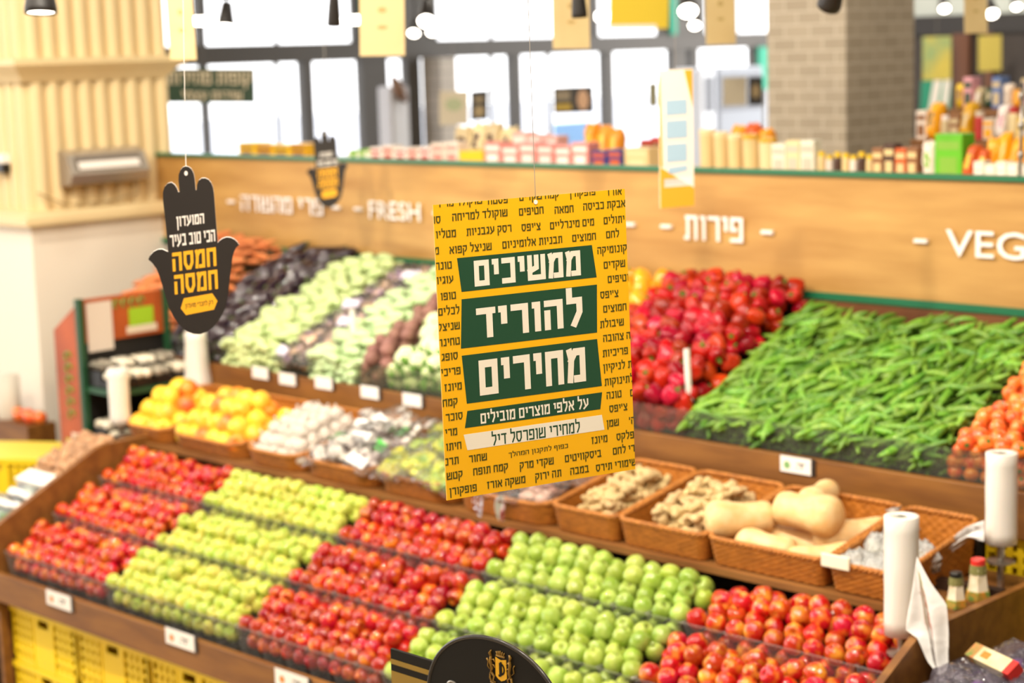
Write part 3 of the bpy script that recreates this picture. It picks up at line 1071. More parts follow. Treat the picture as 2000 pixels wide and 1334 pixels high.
for i in range(4):
    bagged('onion_bag', 'clear bag of pinkish shallots under the poster, %s' % ('front left', 'front right with hanging tail', 'rear left', 'rear right')[i], 'bag', 'shallot bags in the sixth basket',
           (-5.53 + (i % 2) * 0.24, 5.45 + (i // 2) * 0.22, 1.36 + (i // 2) * 0.04), rot(0.25, 0, rnd.uniform(-.4, .4)), 0.13, 0.12, 0.045,
           clutter(300 + i, 0.11, 0.1, 0.04, 14, 0.028), mat('shallot_skin', '#dcb9a4', 0.45, '#c08a76', 12), None, seed=40 + i)
for k, px in enumerate((935, 978)):
    p = ony(px, 985, 5.325)
    tl_ = MB().grid(lambda u, v: Vector((p.x + (u - 0.5) * (0.03 + 0.03 * math.sin(3 * v)), 5.322 - 0.006 * math.sin(5 * u + 4 * v) - 0.01 * v * 0, 1.35 - 0.11 * v)), 5, 8)
    tag(tl_.obj('bag_tail', clear_mat('green_film', tint=(0.75, 0.9, 0.8), haze=0.45, gloss=0.3, haze_col=(0.65, 0.85, 0.75)) if k else M_film, smooth=True, loc=(p.x, 5.322, 1.3)), 'twisted clear bag tail hanging over the basket front, %s one' % ('left and thin' if not k else 'right and greenish'), 'bag tail', 'bag tails under the poster')
M_wrapped = mat('wrapped_green', '#b9b79a', 0.5, '#ece8dc', 12)
for i in range(7):
    a, b = i % 3, i // 3
    p = (-3.655 + a * 0.088, 5.43 + b * 0.14, 1.32 + b * 0.03)
    o = bagged('film_wrapped_bundle', 'crinkled clear-film bundle in the last basket, %s row, %s' % (('front', 'middle', 'rear')[b], ('left', 'centre', 'right')[a]), 'wrapped bundle', 'film-wrapped bundles', p, rot(0.3, 0, rnd.uniform(0, 6)), 0.058, 0.058, 0.058,
               clutter(400 + i, 0.04, 0.04, 0.04, 9, 0.026), M_wrapped, None, seed=60 + i, film=M_film2)
    if i in (4, 6):
        c = MB().lathe([(0.012, 0.05), (0.008, 0.065), (0.014, 0.085), (0.026, 0.105)], 9, None, lambda th, t_: 1 + 0.45 * math.sin(4 * th) * t_).obj('twist', M_film2, smooth=True)
        c.parent = o
cdp = ony(1640, 1092, 5.33)
tag(MB().rbox((-3.74, 5.318, 1.335), (-3.62, 5.33, 1.385), 0.004).obj('paper_ticket', mat('cream_ticket', '#f1ecd0', 0.5, '#c9d49a', 6, lo=0.6, hi=0.7), loc=(-3.68, 5.324, 1.36)), 'small cream ticket clipped on the corner of the last basket', 'ticket')

# ================================================================== LOOSE VEGETABLES ON THE RAISED BED
PH = math.atan(0.423)
SN = Vector((0, -math.sin(PH), math.cos(PH)))
SU = Vector((0, math.cos(PH), math.sin(PH)))
S0 = Vector((0, 6.0, 1.555))


def slope_pt(x, s, h):
    return Vector((x, 0, 0)) + S0 + SU * s + SN * h


def slope_rot(theta, tilt=0.0, roll=0.0):
    """Long axis (local X) turned by theta in the sloping plane from +x, tilted out of it, rolled about itself."""
    B = Matrix((FX, SU, SN)).transposed().to_4x4()
    return B @ Matrix.Rotation(theta, 4, 'Z') @ Matrix.Rotation(-tilt, 4, 'Y') @ Matrix.Rotation(roll, 4, 'X')


ZN = (('front', 'middle', 'back'), ('left', 'centre', 'right'))


def heap(protos, x0, x1, s0, s1, dx, ds, layers, dh, theta, size, desc, cat, group, tspread=0.5, h0=0.03, roll=6.28, tilt=0.25, crown=0.0, front=None, margin=30):
    out = []
    for l in range(layers):
        ns = max(1, int((s1 - s0) / ds))
        nx = max(1, int((x1 - x0) / dx))
        for j in range(ns):
            for i in range(nx):
                u = (i + 0.5 + (0.5 if (j + l) % 2 else 0) - 0.25 + rnd.uniform(-.2, .2)) / nx
                v = (j + 0.5 + (0.3 if l % 2 else 0) + rnd.uniform(-.2, .2)) / ns
                if l == 0 and layers >= 3 and v > 0.08 and rnd.random() < 0.6:
                    continue                             # bottom layer, wholly covered by the ones above
                if l and (u < 0.03 * l or u > 1 - 0.03 * l or v > 1 - 0.02 * l):
                    continue
                x, s = x0 + (x1 - x0) * u, s0 + (s1 - s0) * v
                h = h0 + l * dh + crown * math.sin(math.pi * min(1, max(0, u))) * (0.3 + 0.7 * v)
                out.append((x, s, h, u, v))
    made = []
    for x, s, h, u, v in out:
        th = theta + rnd.uniform(-tspread, tspread) + (math.pi if rnd.random() < 0.5 else 0)
        R = slope_rot(th, rnd.uniform(-tilt, tilt), rnd.uniform(0, roll))
        p = slope_pt(x, s, h)
        if not shows(p, margin):
            continue
        z = size * rnd.uniform(0.88, 1.12)
        wd = '%s %s' % (ZN[0][min(2, int(v * 3))], ZN[1][min(2, int(u * 3))])
        made.append(place(rnd.choice(protos), TRS(p, R, z), '%s, %s part' % (desc, wd), cat, group))
    # the face behind the clear fence
    if front:
        for r_ in range(front[0]):
            n = int((x1 - x0) / front[1])
            for i in range(n):
                p = Vector((x0 + (i + 0.5 + (0.25 if r_ % 2 else -0.25)) * (x1 - x0) / n, 6.002 + size * front[3] + rnd.uniform(0, .006), 1.535 + size * front[3] + r_ * front[2]))
                if shows(p, margin):
                    R = rot(rnd.uniform(-.4, .4), rnd.uniform(-.4, .4), math.pi / 2 + rnd.uniform(-.4, .4)) if front[4] else rand_rot(0.8)
                    made.append(place(rnd.choice(protos), TRS(p, R, size * 0.97), '%s, behind the clear fence' % desc, cat, group))
    return made


def spindle(seed, prof, bend=0.15, n=9, flat=(1, 1), k=9):
    """A bent tapering body along X from -1 to 1."""
    r = random.Random(seed)
    b, c = r.uniform(-bend, bend), r.uniform(-bend, bend) * 0.5
    pts, rad = [], []
    for i in range(k):
        t_ = -1 + 2 * i / (k - 1)
        f = (t_ + 1) / 2 * (len(prof) - 1)
        a = min(int(f), len(prof) - 2)
        rad.append(prof[a] + (prof[a + 1] - prof[a]) * (f - a))
        pts.append((t_, b * (1 - t_ * t_), c * (1 - t_ * t_)))
    return MB().tube(pts, rad, n, flat=flat)


# carrots
M_carrot = mat('carrot_skin', '#e08a50', 0.5, '#d87a40', 8, stretch=(6, 1, 1), bump=0.15, val=0.1)
CP = [proto('carrot', [('carrot', spindle(k, [0.10, 0.19, 0.19, 0.17, 0.13, 0.08, 0.02], 0.08), M_carrot), ('crown', MB().tube([(-0.98, 0, 0), (-1.04, 0, 0), (-1.1, 0.01, 0)], [0.09, 0.06, 0.05], 6), mat('carrot_crown', '#7a6a2c', 0.7))]) for k in range(3)]
heap(CP, -9.6, -8.80, 0.02, 1.1, 0.16, 0.046, 4, 0.034, 0.2, 0.09, 'orange carrot in the heap behind the black hand sign', 'carrot', 'carrots', 0.5, crown=0.08)
# eggplants
M_egg = mat('eggplant_skin', '#1d0f1c', 0.3, '#2b1526', 2, coat=1.0, hue=0.02)
EP = [proto('eggplant', [('eggplant', spindle(10 + k, [0.05, 0.34, 0.42, 0.42, 0.37, 0.30, 0.26, 0.22], 0.10, 12), M_egg), ('calyx', MB().lathe([(0.25, 0.0), (0.24, 0.1), (0.12, 0.17), (0.05, 0.2), (0.045, 0.38), (0.004, 0.39)], 8, Matrix.Translation((0.9, 0, 0)) @ Matrix.Rotation(math.pi / 2, 4, 'Y')), mat('calyx_green', '#4d5a2c', 0.6))]) for k in range(3)]
heap(EP, -8.76, -8.18, 0.04, 1.1, 0.115, 0.085, 2, 0.05, 1.3, 0.085, 'shiny dark eggplant between carrots and pale zucchini', 'eggplant', 'eggplants', 0.5, h0=0.04, front=(2, 0.08, 0.055, 0.42, 1))
# pale zucchini, two beds
M_zuc = mat('pale_zucchini_skin', '#d3dda4', 0.4, '#b9cf86', 5, stretch=(6, 1, 1), hue=0.01, val=0.06)
M_zuc2 = mat('light_zucchini_skin', '#d3e3b6', 0.4, '#b2d392', 5, stretch=(6, 1, 1), hue=0.01, val=0.06)
for mm, x0, x1, w_ in ((M_zuc, -8.17, -7.68, 'next to the eggplants'), (M_zuc2, -7.42, -7.06, 'next to the brown beets')):
    ZP = [proto('zucchini', [('zucchini', spindle(20 + k, [0.22, 0.40, 0.43, 0.43, 0.41, 0.38, 0.28], 0.08, 10), mm), ('stalk', MB().tube([(0.95, 0, 0), (1.06, 0.01, 0), (1.12, 0.02, 0)], [0.17, 0.12, 0.14], 6), mat('zucchini_stalk', '#8fae4e', 0.6))]) for k in range(3)]
    heap(ZP, x0, x1, 0.0, 1.08, 0.125, 0.052, 3, 0.045, 0.15, 0.062, 'pale green zucchini in the bed %s' % w_, 'zucchini', 'zucchini %s' % w_, 0.3, h0=0.035, front=(3, 0.05, 0.045, 0.36, 1))
# bagged onions strip
M_onion = mat('onion_mix', '#f0cba4', 0.4, '#8f7098', 16, lo=0.45, hi=0.6, val=0.15)
for j in range(6):
    for i in range(2):
        x, s = -7.60 + i * 0.14, 0.06 + j * 0.17
        o = bagged('onion_bag', 'clear bag of mixed onions between the two zucchini beds, %s, %s' % (ORD[j] + ' from the front', ('left', 'right')[i]), 'bag', 'onion bags on the raised bed',
                   slope_pt(x, s, 0.075), slope_rot(rnd.uniform(-.4, .4), 0.1), 0.085, 0.095, 0.055, clutter(500 + j * 2 + i, 0.07, 0.08, 0.05, 9, 0.034), M_onion, mat('label_lilac', '#e6dcec', 0.4) if (i + j) % 3 == 0 else None, seed=80 + j * 2 + i)
# beets
M_beet = mat('beet_skin', '#a5786a', 0.6, '#80564a', 7, bump=0.2, hue=0.01, val=0.15)
BP = [proto('beet', [('beet', lumpy(700 + k, 12, 8, 0.14, 1, 1, 0.95), M_beet), ('root_tip', MB().tube([(0, 0, -0.9), (0.05, 0, -1.2), (0.12, 0, -1.5)], [0.16, 0.07, 0.02], 6), M_beet)]) for k in range(3)]
heap(BP, -7.05, -6.86, 0.0, 1.08, 0.08, 0.075, 3, 0.05, 0, 0.038, 'reddish brown beet beside the cauliflower heads', 'beet', 'beets', 3.1, h0=0.035, front=(2, 0.075, 0.065, 0.9, 0))
# cauliflower
M_caul = mat('cauliflower_head', '#eef0cc', 0.6, '#dfe8b2', 10)
M_leaf = mat('cauliflower_leaf', '#8fbf5a', 0.5, '#5c9a34', 4)


def cauli(seed):
    r = random.Random(seed)
    m = MB()
    for k in range(40):
        z = 1 - (k + 0.5) / 40 * 1.3
        a = k * 2.39996
        q = math.sqrt(max(0, 1 - z * z))
        s = 0.26 * r.uniform(0.8, 1.2)
        b = lumpy(r.randint(0, 999), 7, 5, 0.15, s, s, s)
        m.add(b.v, b.f, Matrix.Translation((q * math.cos(a) * 0.8, q * math.sin(a) * 0.8, z * 0.65)))
    lf = MB()
    for k in range(6):
        a = k * 1.047 + r.uniform(-.2, .2)
        lf.grid(lambda u, v: Vector((math.cos(a + (u - .5) * 0.9 * (1 - 0.6 * v)) * (0.75 + 0.4 * math.sin(2.2 * v)), math.sin(a + (u - .5) * 0.9 * (1 - 0.6 * v)) * (0.75 + 0.4 * math.sin(2.2 * v)), -0.7 + 1.15 * v)), 4, 5)
    return m, lf


KP = []
for k in range(2):
    a_, b_ = cauli(k)
    KP.append(proto('cauliflower', [('cauliflower', a_, M_caul), ('leaves', b_, M_leaf)]))
heap(KP, -6.85, -6.36, 0.02, 1.05, 0.105, 0.10, 2, 0.07, 0, 0.054, 'cream cauliflower left of the yellow poster', 'cauliflower', 'cauliflowers', 3.1, h0=0.06, tilt=0.15, roll=0.3, front=(2, 0.105, 0.08, 0.9, 0))

# bell peppers
BPP = [(0.004, 0.62), (0.14, 0.60), (0.3, 0.72), (0.55, 0.80), (0.80, 0.66), (0.88, 0.3), (0.84, -0.2), (0.70, -0.7), (0.50, -0.98), (0.28, -1.02), (0.12, -0.93), (0.004, -0.9)]


def pepper(name, m, k):
    r = random.Random(k)
    nl = r.choice((3, 4))
    p0 = r.uniform(0, 6)
    b = MB().lathe(BPP, 20, None, lambda th, t: 1 + 0.10 * math.cos(nl * th + p0) + 0.04 * math.cos(2 * th + p0 * 2))
    st = MB().tube([(0, 0, 0.58), (0.02, 0, 0.8), (0.12, 0.05, 1.08)], [0.13, 0.09, 0.11], 7)
    st.lathe([(0.30, 0.71), (0.24, 0.73), (0.12, 0.68)], 8)
    return proto(name, [(name, b, m), ('stem', st, mat('pepper_stem', '#5f8a2a', 0.5))])


M_rpep = mat('red_pepper_skin', '#a00f0a', 0.26, '#bd1c12', 1.5, coat=0.3, hue=0.012, val=0.35, spec=0.25)
M_opep = mat('orange_pepper_skin', '#f0a01c', 0.18, '#f5b52a', 1.5, coat=0.7, hue=0.015, val=0.1)
RP = [pepper('red_bell_pepper', M_rpep, k) for k in range(4)]
OP = [pepper('orange_bell_pepper', M_opep, 20 + k) for k in range(2)]
heap(OP, -6.3, -5.78, 0.55, 1.08, 0.10, 0.095, 2, 0.055, 0, 0.05, 'orange bell pepper left of the red pepper heap', 'pepper', 'orange bell peppers', 3.1, h0=0.05, tilt=1.2)
heap(RP, -5.74, -4.93, 0.03, 1.12, 0.085, 0.08, 3, 0.05, 0, 0.046, 'glossy red bell pepper in the big heap', 'pepper', 'red bell peppers', 3.1, h0=0.045, tilt=1.4, crown=0.03, front=(2, 0.085, 0.06, 0.9, 0))
for i in range(26):                                      # the peak against the oak panel
    x = rnd.uniform(-5.68, -5.12)
    place(rnd.choice(RP), TRS((x, 6.90 + rnd.uniform(-.14, .05), 2.03 + 0.05 * (1 - abs(x + 5.38) / 0.3) + rnd.uniform(0, .05)), rand_rot(1.4), 0.046), 'glossy red bell pepper topping the heap against the oak panel', 'pepper', 'red bell peppers on the peak')

# green pods
M_pod = mat('green_pod_skin', '#4f8a1f', 0.4, '#8ab43c', 4, stretch=(3, 1, 1), hue=0.014, val=0.3, coat=0.1)
PODP = [0.03, 0.14, 0.21, 0.235, 0.225, 0.21, 0.18, 0.11, 0.07]
GP = [proto('green_pod', [('green_pod', spindle(900 + k, PODP, 0.22, 6, (1, 0.75), 8), M_pod)]) for k in range(6)]
pods = []
PX0, PX1 = -4.92, -3.67
for _ in range(1150):
    u, v = rnd.random(), rnd.random()
    s = 0.02 + 0.93 * v
    edge = PX0 + 0.02 + (PX1 - PX0 - 0.04) * u
    th = rnd.gauss(1.0, 0.75)
    p = slope_pt(edge, s, 0.035 + rnd.uniform(0, 0.06))
    pods.append((p, slope_rot(th + (math.pi if rnd.random() < .5 else 0), rnd.uniform(-.22, .22), rnd.uniform(0, 6.28)), 0.076 * rnd.uniform(0.8, 1.15), u, v, p.y - p.z * 0.6 + p.x * -0.3))
for r_ in range(4):
    for i in range(46):
        p = Vector((PX0 + (i + 0.5 + rnd.uniform(-.3, .3)) * (PX1 - PX0) / 46, 6.045 + rnd.uniform(0, .02), 1.555 + r_ * 0.03 + rnd.uniform(-.008, .008)))
        pods.append((p, rot(0, rnd.uniform(-.3, .3), math.pi / 2 + rnd.uniform(-.35, .35)), 0.055, 0.5, -1, 99))
pods = [q for q in pods if shows(q[0], 200)]
pods.sort(key=lambda q: -(Vector(q[0]).dot(SN) * 3 - (Vector(q[0]) - CC).length * 0.05) + (50 if q[4] < 0 else 0))
rest = MB()
for k, (p, R, z, u, v, _) in enumerate(pods):
    if k < 300:
        wd = '%s %s' % (ZN[0][min(2, int(v * 3))], ZN[1][min(2, int(u * 3))])
        place(GP[k % 6], TRS(p, R, z), 'slim green pod on top of the pod heap, %s part' % wd, 'green pod', 'green pods, %s' % wd)
    else:
        g = GP[k % 6].data
        rest.add([q.co for q in g.vertices], [tuple(f.vertices) for f in g.polygons], TRS(p, R, z))
tag(rest.obj('green_pods', M_pod, smooth=True, loc=slope_pt((PX0 + PX1) / 2, 0.5, 0)), 'mass of slim green pods heaped between red peppers and tomatoes', 'green pods', None, 'stuff')

# tomatoes
M_tom = mat('tomato_skin', '#e85a26', 0.18, '#f08a3a', 1.2, detail=1, coat=0.5, hue=0.012, val=0.1)
TPP = [(0.004, 0.74), (0.15, 0.76), (0.4, 0.84), (0.75, 0.66), (0.97, 0.25), (1.0, -0.1), (0.85, -0.55), (0.5, -0.83), (0.004, -0.88)]
TP = [proto('tomato', [('tomato', MB().lathe(TPP, 16, None, lambda th, t, k=k: 1 + 0.02 * math.cos(5 * th + k)), M_tom), ('calyx', MB().lathe([(0.32, 0.80), (0.2, 0.83), (0.06, 0.80), (0.05, 0.95), (0.004, 0.96)], 5), mat('tomato_calyx', '#4f7a2a', 0.6))]) for k in range(2)]
heap(TP, -3.64, -2.72, 0.02, 0.95, 0.066, 0.060, 3, 0.045, 0, 0.032, 'orange-red tomato in the heap at the right edge', 'tomato', 'tomatoes', 3.1, h0=0.035, tilt=1.3, crown=0.03, margin=190, front=(2, 0.068, 0.055, 0.95, 0))

# ================================================================== PRICE TAGS
M_tagdark = mat('tag_holder', '#2e2620', 0.4)


def price_tag(cx, y, zc, w, h, label, dot=None, dark=True):
    t = thing('price_tag', label, 'price tag', (cx, y, zc), 'price tags')
    hb = MB().rbox((cx - w / 2 - 0.004, y - 0.006, zc - h / 2 - 0.004), (cx + w / 2 + 0.02, y, zc + h / 2 + 0.002), 0.003)
    hb.obj('holder', M_tagdark, t)
    cd_ = MB().box((cx - w / 2, y - 0.0085, zc - h / 2), (cx + w / 2, y - 0.0062, zc + h / 2)).obj('card', M_paper, t)
    if dot:
        MB().lathe([(0.016, 0), (0.016, 0.001)], 12, Matrix.Translation((cx - w * 0.28, y - 0.0088, zc - 0.004)) @ rot(math.pi / 2)).obj('picture', mat('print_' + dot[1:], dot, 0.6), cd_)
        m = MB()
        m.box((cx + w * 0.05, y - 0.0092, zc + 0.004), (cx + w * 0.3, y - 0.0088, zc + 0.010))
        m.box((cx + w * 0.18, y - 0.0092, zc - 0.014), (cx + w * 0.22, y - 0.0088, zc + 0.006))
        m.box((cx + w * 0.02, y - 0.0092, zc - 0.012), (cx + w * 0.10, y - 0.0088, zc - 0.008))
        m.obj('printed_price', M_ink, cd_)


for k, (px, py, lab) in enumerate(((117, 1172, 'white price tag under the nectarines at the left end of the front board'), (354, 1248, 'white price tag under the yellow apples on the front board'), (572, 1330, 'white price tag under the red apples, cut by the bottom edge of the view'))):
    p = ony(px, py, 4.40)
    price_tag(p.x, 4.40, p.z, 0.21, 0.072, lab, '#d98a3a')
for k, (px, py, lab) in enumerate(((510, 728, 'first white price tag from the left on the raised front board'), (563, 740, 'second white price tag from the left on the raised front board'), (634, 748, 'third white price tag from the left on the raised front board'),
                                    (724, 766, 'fourth white price tag from the left on the raised front board, below the beets'), (807, 781, 'fifth white price tag from the left on the raised front board, nearest the poster'))):
    p = ony(px, py, 5.935)
    price_tag(p.x, 5.935, p.z, 0.135, 0.062, lab)
p = ony(1556, 908, 5.935)
price_tag(p.x, 5.935, p.z, 0.15, 0.066, 'white price tag with a green picture on the board below the green pods', '#7fae6a')

# ================================================================== BAG ROLLS
M_roll = mat('bag_roll_film', '#f1ece4', 0.35, '#e6dfd4', 8, stretch=(1, 1, 0.3), bump=0.15, bscale=12, sss=0.1)
M_sheet = clear_mat('bag_sheet_film', tint=(0.92, 0.91, 0.89), haze=0.86, gloss=0.2, rough=0.2, haze_col=(0.96, 0.94, 0.91), bump=0.4, bscale=14)


def bag_roll(x, y, zbase, z0, z1, r, label, sheet=None, post=True, flare=0.0, lean=0.0):
    t = thing('bag_roll', label, 'bag roll', (x, y, zbase), 'rolls of produce bags')
    n = 28
    m = MB()
    zs = [z0 + (z1 - z0) * k / 8 for k in range(9)]
    prof = [(0.018, z0 + 0.01), (r * 0.97, z0)] + [(r * (1 + 0.012 * math.sin(k * 1.7) + flare * (1 - k / 8) ** 2), z) for k, z in enumerate(zs)] + [(r * 0.97, z1 + 0.002), (0.02, z1 + 0.001), (0.018, z1 - 0.03)]
    m.lathe(prof, n, Matrix.Translation((x, y, 0)), lambda th, tt: 1 + 0.012 * math.sin(3 * th + 5 * tt))
    m.obj('roll', M_roll, t, smooth=True)
    MB().lathe([(0.017, z1 - 0.02), (0.017, z1 + 0.001), (0.009, z1 + 0.001), (0.009, z1 - 0.02)], 14, Matrix.Translation((x, y, 0))).obj('core', mat('grey_core', '#8f9188', 0.6), t)
    if post:
        MB().tube([(x, y, zbase), (x, y, z0 + 0.02)], 0.013, 10).obj('post', M_steel, t)
        MB().lathe([(0.02, 0), (0.05, 0.004), (0.05, 0.012), (0.02, 0.018)], 20, Matrix.Translation((x, y, z0 - 0.075))).obj('collar', M_steel, t)
    if sheet:
        L_, R_ = sheet

        def along(P, v):
            f = v * (len(P) - 1)
            a = min(int(f), len(P) - 2)
            return Vector(P[a]).lerp(Vector(P[a + 1]), f - a)

        def fn(u, v):
            q = along(L_, v).lerp(along(R_, v), u)
            q.y -= 0.012 * math.sin(u * 9 + v * 4) * min(1, v * 3) + 0.01
            return q
        g = MB().grid(fn, 14, 22)
        g.obj('hanging_bag', M_sheet, t, smooth=True)
    return t


def W(y, *pts):
    return [ony(px, py, y) for px, py in pts]


bag_roll(-3.262, 5.10, 1.12, 1.235, 1.64, 0.0575, 'large white bag roll right of the apple rows with a bag hanging down',
         (W(5.03, (1789, 1118), (1779, 1190), (1776, 1227), (1798, 1244), (1814, 1290), (1833, 1318)), W(5.03, (1794, 1085), (1822, 1140), (1848, 1180), (1852, 1225), (1856, 1290), (1852, 1310))))
bag_roll(-3.27, 5.76, 1.24, 1.405, 1.735, 0.056, 'white bag roll on a steel post at the right edge, behind the last basket',
         (W(5.69, (1925, 1015), (1890, 1028), (1862, 1052), (1838, 1086)), W(5.69, (1925, 1056), (1895, 1052), (1868, 1072), (1842, 1095))))
bag_roll(-8.27, 5.36, 1.24, 1.30, 1.60, 0.055, 'narrow white bag roll left of the peach baskets')
bag_roll(-8.28, 5.88, 1.24, 1.42, 1.73, 0.06, 'white bag roll below the big black hand sign, its end flaring out', flare=0.35)
for (px, pyt, pyb, y, lab) in ((1343, 682, 780, 6.10, 'thin white marker post standing between red peppers and green pods'), (690, 604, 690, 6.16, 'thin white marker post among the pale zucchini')):
    a, b = ony(px - 2, pyt, y), ony(px + 3, pyb, y)
    t = thing('marker_post', lab, 'marker post', (b.x, y, b.z))
    MB().tube([(b.x, y, b.z - 0.12), (b.x, y, b.z), (a.x, y, a.z)], 0.014, 10).obj('post', M_white, t)
    MB().lathe([(0.02, 0), (0.02, 0.02), (0.004, 0.025)], 12, Matrix.Translation((b.x, y, b.z - 0.01))).obj('collar', M_white, t)

# ================================================================== YELLOW CRATES
M_crate = mat('yellow_crate_plastic', '#f8d820', 0.4, '#f0ca18', 2, val=0.04)


def crate_mesh(w, d, h):
    m = MB()
    e = 0.012
    for (ln, M) in ((w, Matrix.Identity(4)), (w, Matrix.Translation((0, d, 0)) @ rot(0, 0, math.pi) @ Matrix.Translation((-w, 0, 0))),
                    (d, rot(0, 0, math.pi / 2) @ Matrix.Rotation(math.pi, 4, 'Z') @ Matrix.Translation((-d, 0, 0))), (d, Matrix.Translation((w, 0, 0)) @ rot(0, 0, math.pi / 2))):
        m.box((0, 0, 0), (ln, e, 0.03), M)
        m.box((-0.004, -0.006, h - 0.028), (ln + 0.004, e, h), M)
        m.box((0, 0, 0), (0.022, e, h), M)
        m.box((ln - 0.022, 0, 0), (ln, e, h), M)
        c0, c1 = ln * 0.34, ln * 0.66
        hw = 0.05
        m.box((c0, 0, 0.03), (c1, e, h - 0.072), M)
        m.box((c0, 0, h - 0.072), (ln / 2 - hw, e, h - 0.028), M)
        m.box((ln / 2 + hw, 0, h - 0.072), (c1, e, h - 0.028), M)
        m.box((c0 - 0.006, -0.005, 0.0), (c0 + 0.006, e, h), M)
        m.box((c1 - 0.006, -0.005, 0.0), (c1 + 0.006, e, h), M)
        for (a, b) in ((0.022, c0), (c1, ln - 0.022)):
            nn = 4
            for k in range(1, nn):
                x = a + (b - a) * k / nn
                m.box((x - 0.012, 0, 0.03), (x + 0.012, e, h - 0.028), M)
            for k in range(1, 5):
                z = 0.03 + (h - 0.058) * k / 5
                m.box((a, 0.001, z - 0.008), (b, e - 0.001, z + 0.008), M)
    m.box((0.01, 0.01, 0.0), (w - 0.01, d - 0.01, 0.008))
    return m


CR = crate_mesh(0.585, 0.39, 0.287).mesh('crate', M_crate)


def crate(M, label, group):
    o = bpy.data.objects.new('yellow_crate', CR)
    COL.objects.link(o)
    o.matrix_basis = M
    return tag(o, label, 'crate', group)


for i in range(8):
    for j in range(2):
        x = -7.985 + i * 0.6
        if shows((x + 0.1, 4.47, 0.29 * j + 0.25), 700):
            crate(Matrix.Translation((x, 4.47, 0.29 * j)), 'yellow plastic crate under the apple display, %s column from left, %s of its stack' % (ORD[i], ('bottom', 'top')[j]), 'yellow crates under the apple display')
# upturned stack at the far left
q = rot(0, 0, math.radians(31.5))
for j in range(4):
    zz = 0.24 * j
    tc_ = crate(Matrix.Translation((-9.73, 5.11, zz)) @ q @ Matrix.Diagonal((1, 1.16, 0.83, 1)), 'yellow crate in the stack beside the white pillar, %s from the floor' % ORD[j], 'yellow crates by the pillar')
lid = MB().rbox((-0.005, -0.006, 0.2875), (0.59, 0.396, 0.302), 0.004).obj('lid', mat('yellow_lid', '#f2d63a', 0.45))
lid.parent = tc_
# crates right of the ledge
for j in range(5):
    crate(Matrix.Translation((-3.47, 5.98, 0.275 * j)) @ Matrix.Diagonal((1, 1, 0.95, 1)), 'yellow crate stacked right of the last basket, %s from the floor' % ORD[j], 'yellow crates at the right end')
tag(MB().rbox((-3.20, 5.963, 1.27), (-3.10, 5.969, 1.34), 0.002).obj('paper_label', M_paper, loc=(-3.15, 5.966, 1.3)), 'small white label on the yellow crates at the right edge', 'label')

# ================================================================== JARS AND PACKAGES AT THE RIGHT END
M_jarglass = clear_mat('jar_glass', tint=(0.96, 0.97, 0.93), haze=0.03, gloss=0.25)
for (px, py, sc, lid, lab) in ((1867, 1188, 1.0, '#1e1d1a', 'spice jar with a dark lid beside the last basket'), (1910, 1166, 1.18, '#d8322a', 'taller spice jar with a red lid behind the dark-lidded jar')):
    y = 5.44 if sc == 1.0 else 5.56
    p = ony(px, py, y)
    b = 1.2415
    t = thing('spice_jar', lab, 'jar', (p.x, y, b))
    T_ = Matrix.Translation((p.x, y, b)) @ Matrix.Scale(sc, 4)
    MB().lathe([(0.034, 0), (0.038, 0.005), (0.026, 0.088), (0.025, 0.102)], 6, T_).obj('body', mat('jar_label_paper', '#eee2c8', 0.5, '#b9a46a', 14, lo=0.5, hi=0.75), t)
    MB().lathe([(0.039, 0.004), (0.041, 0.012), (0.0375, 0.034), (0.035, 0.036)], 6, T_).obj('printed_band', mat('jar_print', '#d98a2e', 0.5, '#6f8a3a', 40), t)
    MB().lathe([(0.0265, 0.086), (0.0235, 0.112), (0.02, 0.113)], 12, T_).obj('neck_band', mat('jar_neck', '#7d7a44', 0.5), t)
    MB().lathe([(0.022, 0.113), (0.022, 0.128), (0.019, 0.131), (0.004, 0.131)], 14, T_).obj('lid', mat('jar_lid_' + lid[1:], lid, 0.35), t)
# low side shelf with packages
SHZ = 1.06
t = thing('side_shelf', 'low brown shelf right of the apple display holding purple packs', 'shelf', (-2.8, 4.8, 0))
MB().box((XR + 0.035, 4.7, SHZ - 0.03), (-2.5, 5.4, SHZ)).obj('shelf_board', M_dark, t)
MB().box((XR + 0.035, 4.7, 0), (XR + 0.06, 5.4, SHZ - 0.03)).box((-2.53, 4.7, 0), (-2.5, 5.4, SHZ - 0.03)).obj('shelf_support', M_dark, t)
M_purp = mat('purple_packs', '#7d4f96', 0.3, '#241c22', 9, lo=0.42, hi=0.52)
M_pfilm = clear_mat('purple_film', tint=(0.92, 0.88, 0.94), haze=0.08, gloss=0.35, haze_col=(0.8, 0.7, 0.85), bump=0.9)
pk = [((1925, 1322), 4.72, 0.92), ((1990, 1300), 4.95, 0.94), ((1880, 1345), 4.62, 0.88), ((1985, 1345), 4.62, 0.95)]
for k, ((px, py), y, z) in enumerate(pk):
    p = onz(px, py, SHZ + 0.09)
    y = p.y
    bagged('purple_pack', 'glossy purple vegetable pack at the lower right corner, %s' % ('under the carton', 'behind the carton', 'leftmost in front', 'at the front right')[k], 'pack', 'purple packs', (p.x, y, SHZ + 0.08), rot(0.3, rnd.uniform(-.15, .15), rnd.uniform(-.6, .6)), 0.13, 0.10, 0.05,
           clutter(800 + k, 0.10, 0.085, 0.035, 10, 0.034), M_purp, None, seed=120 + k, film=M_pfilm)
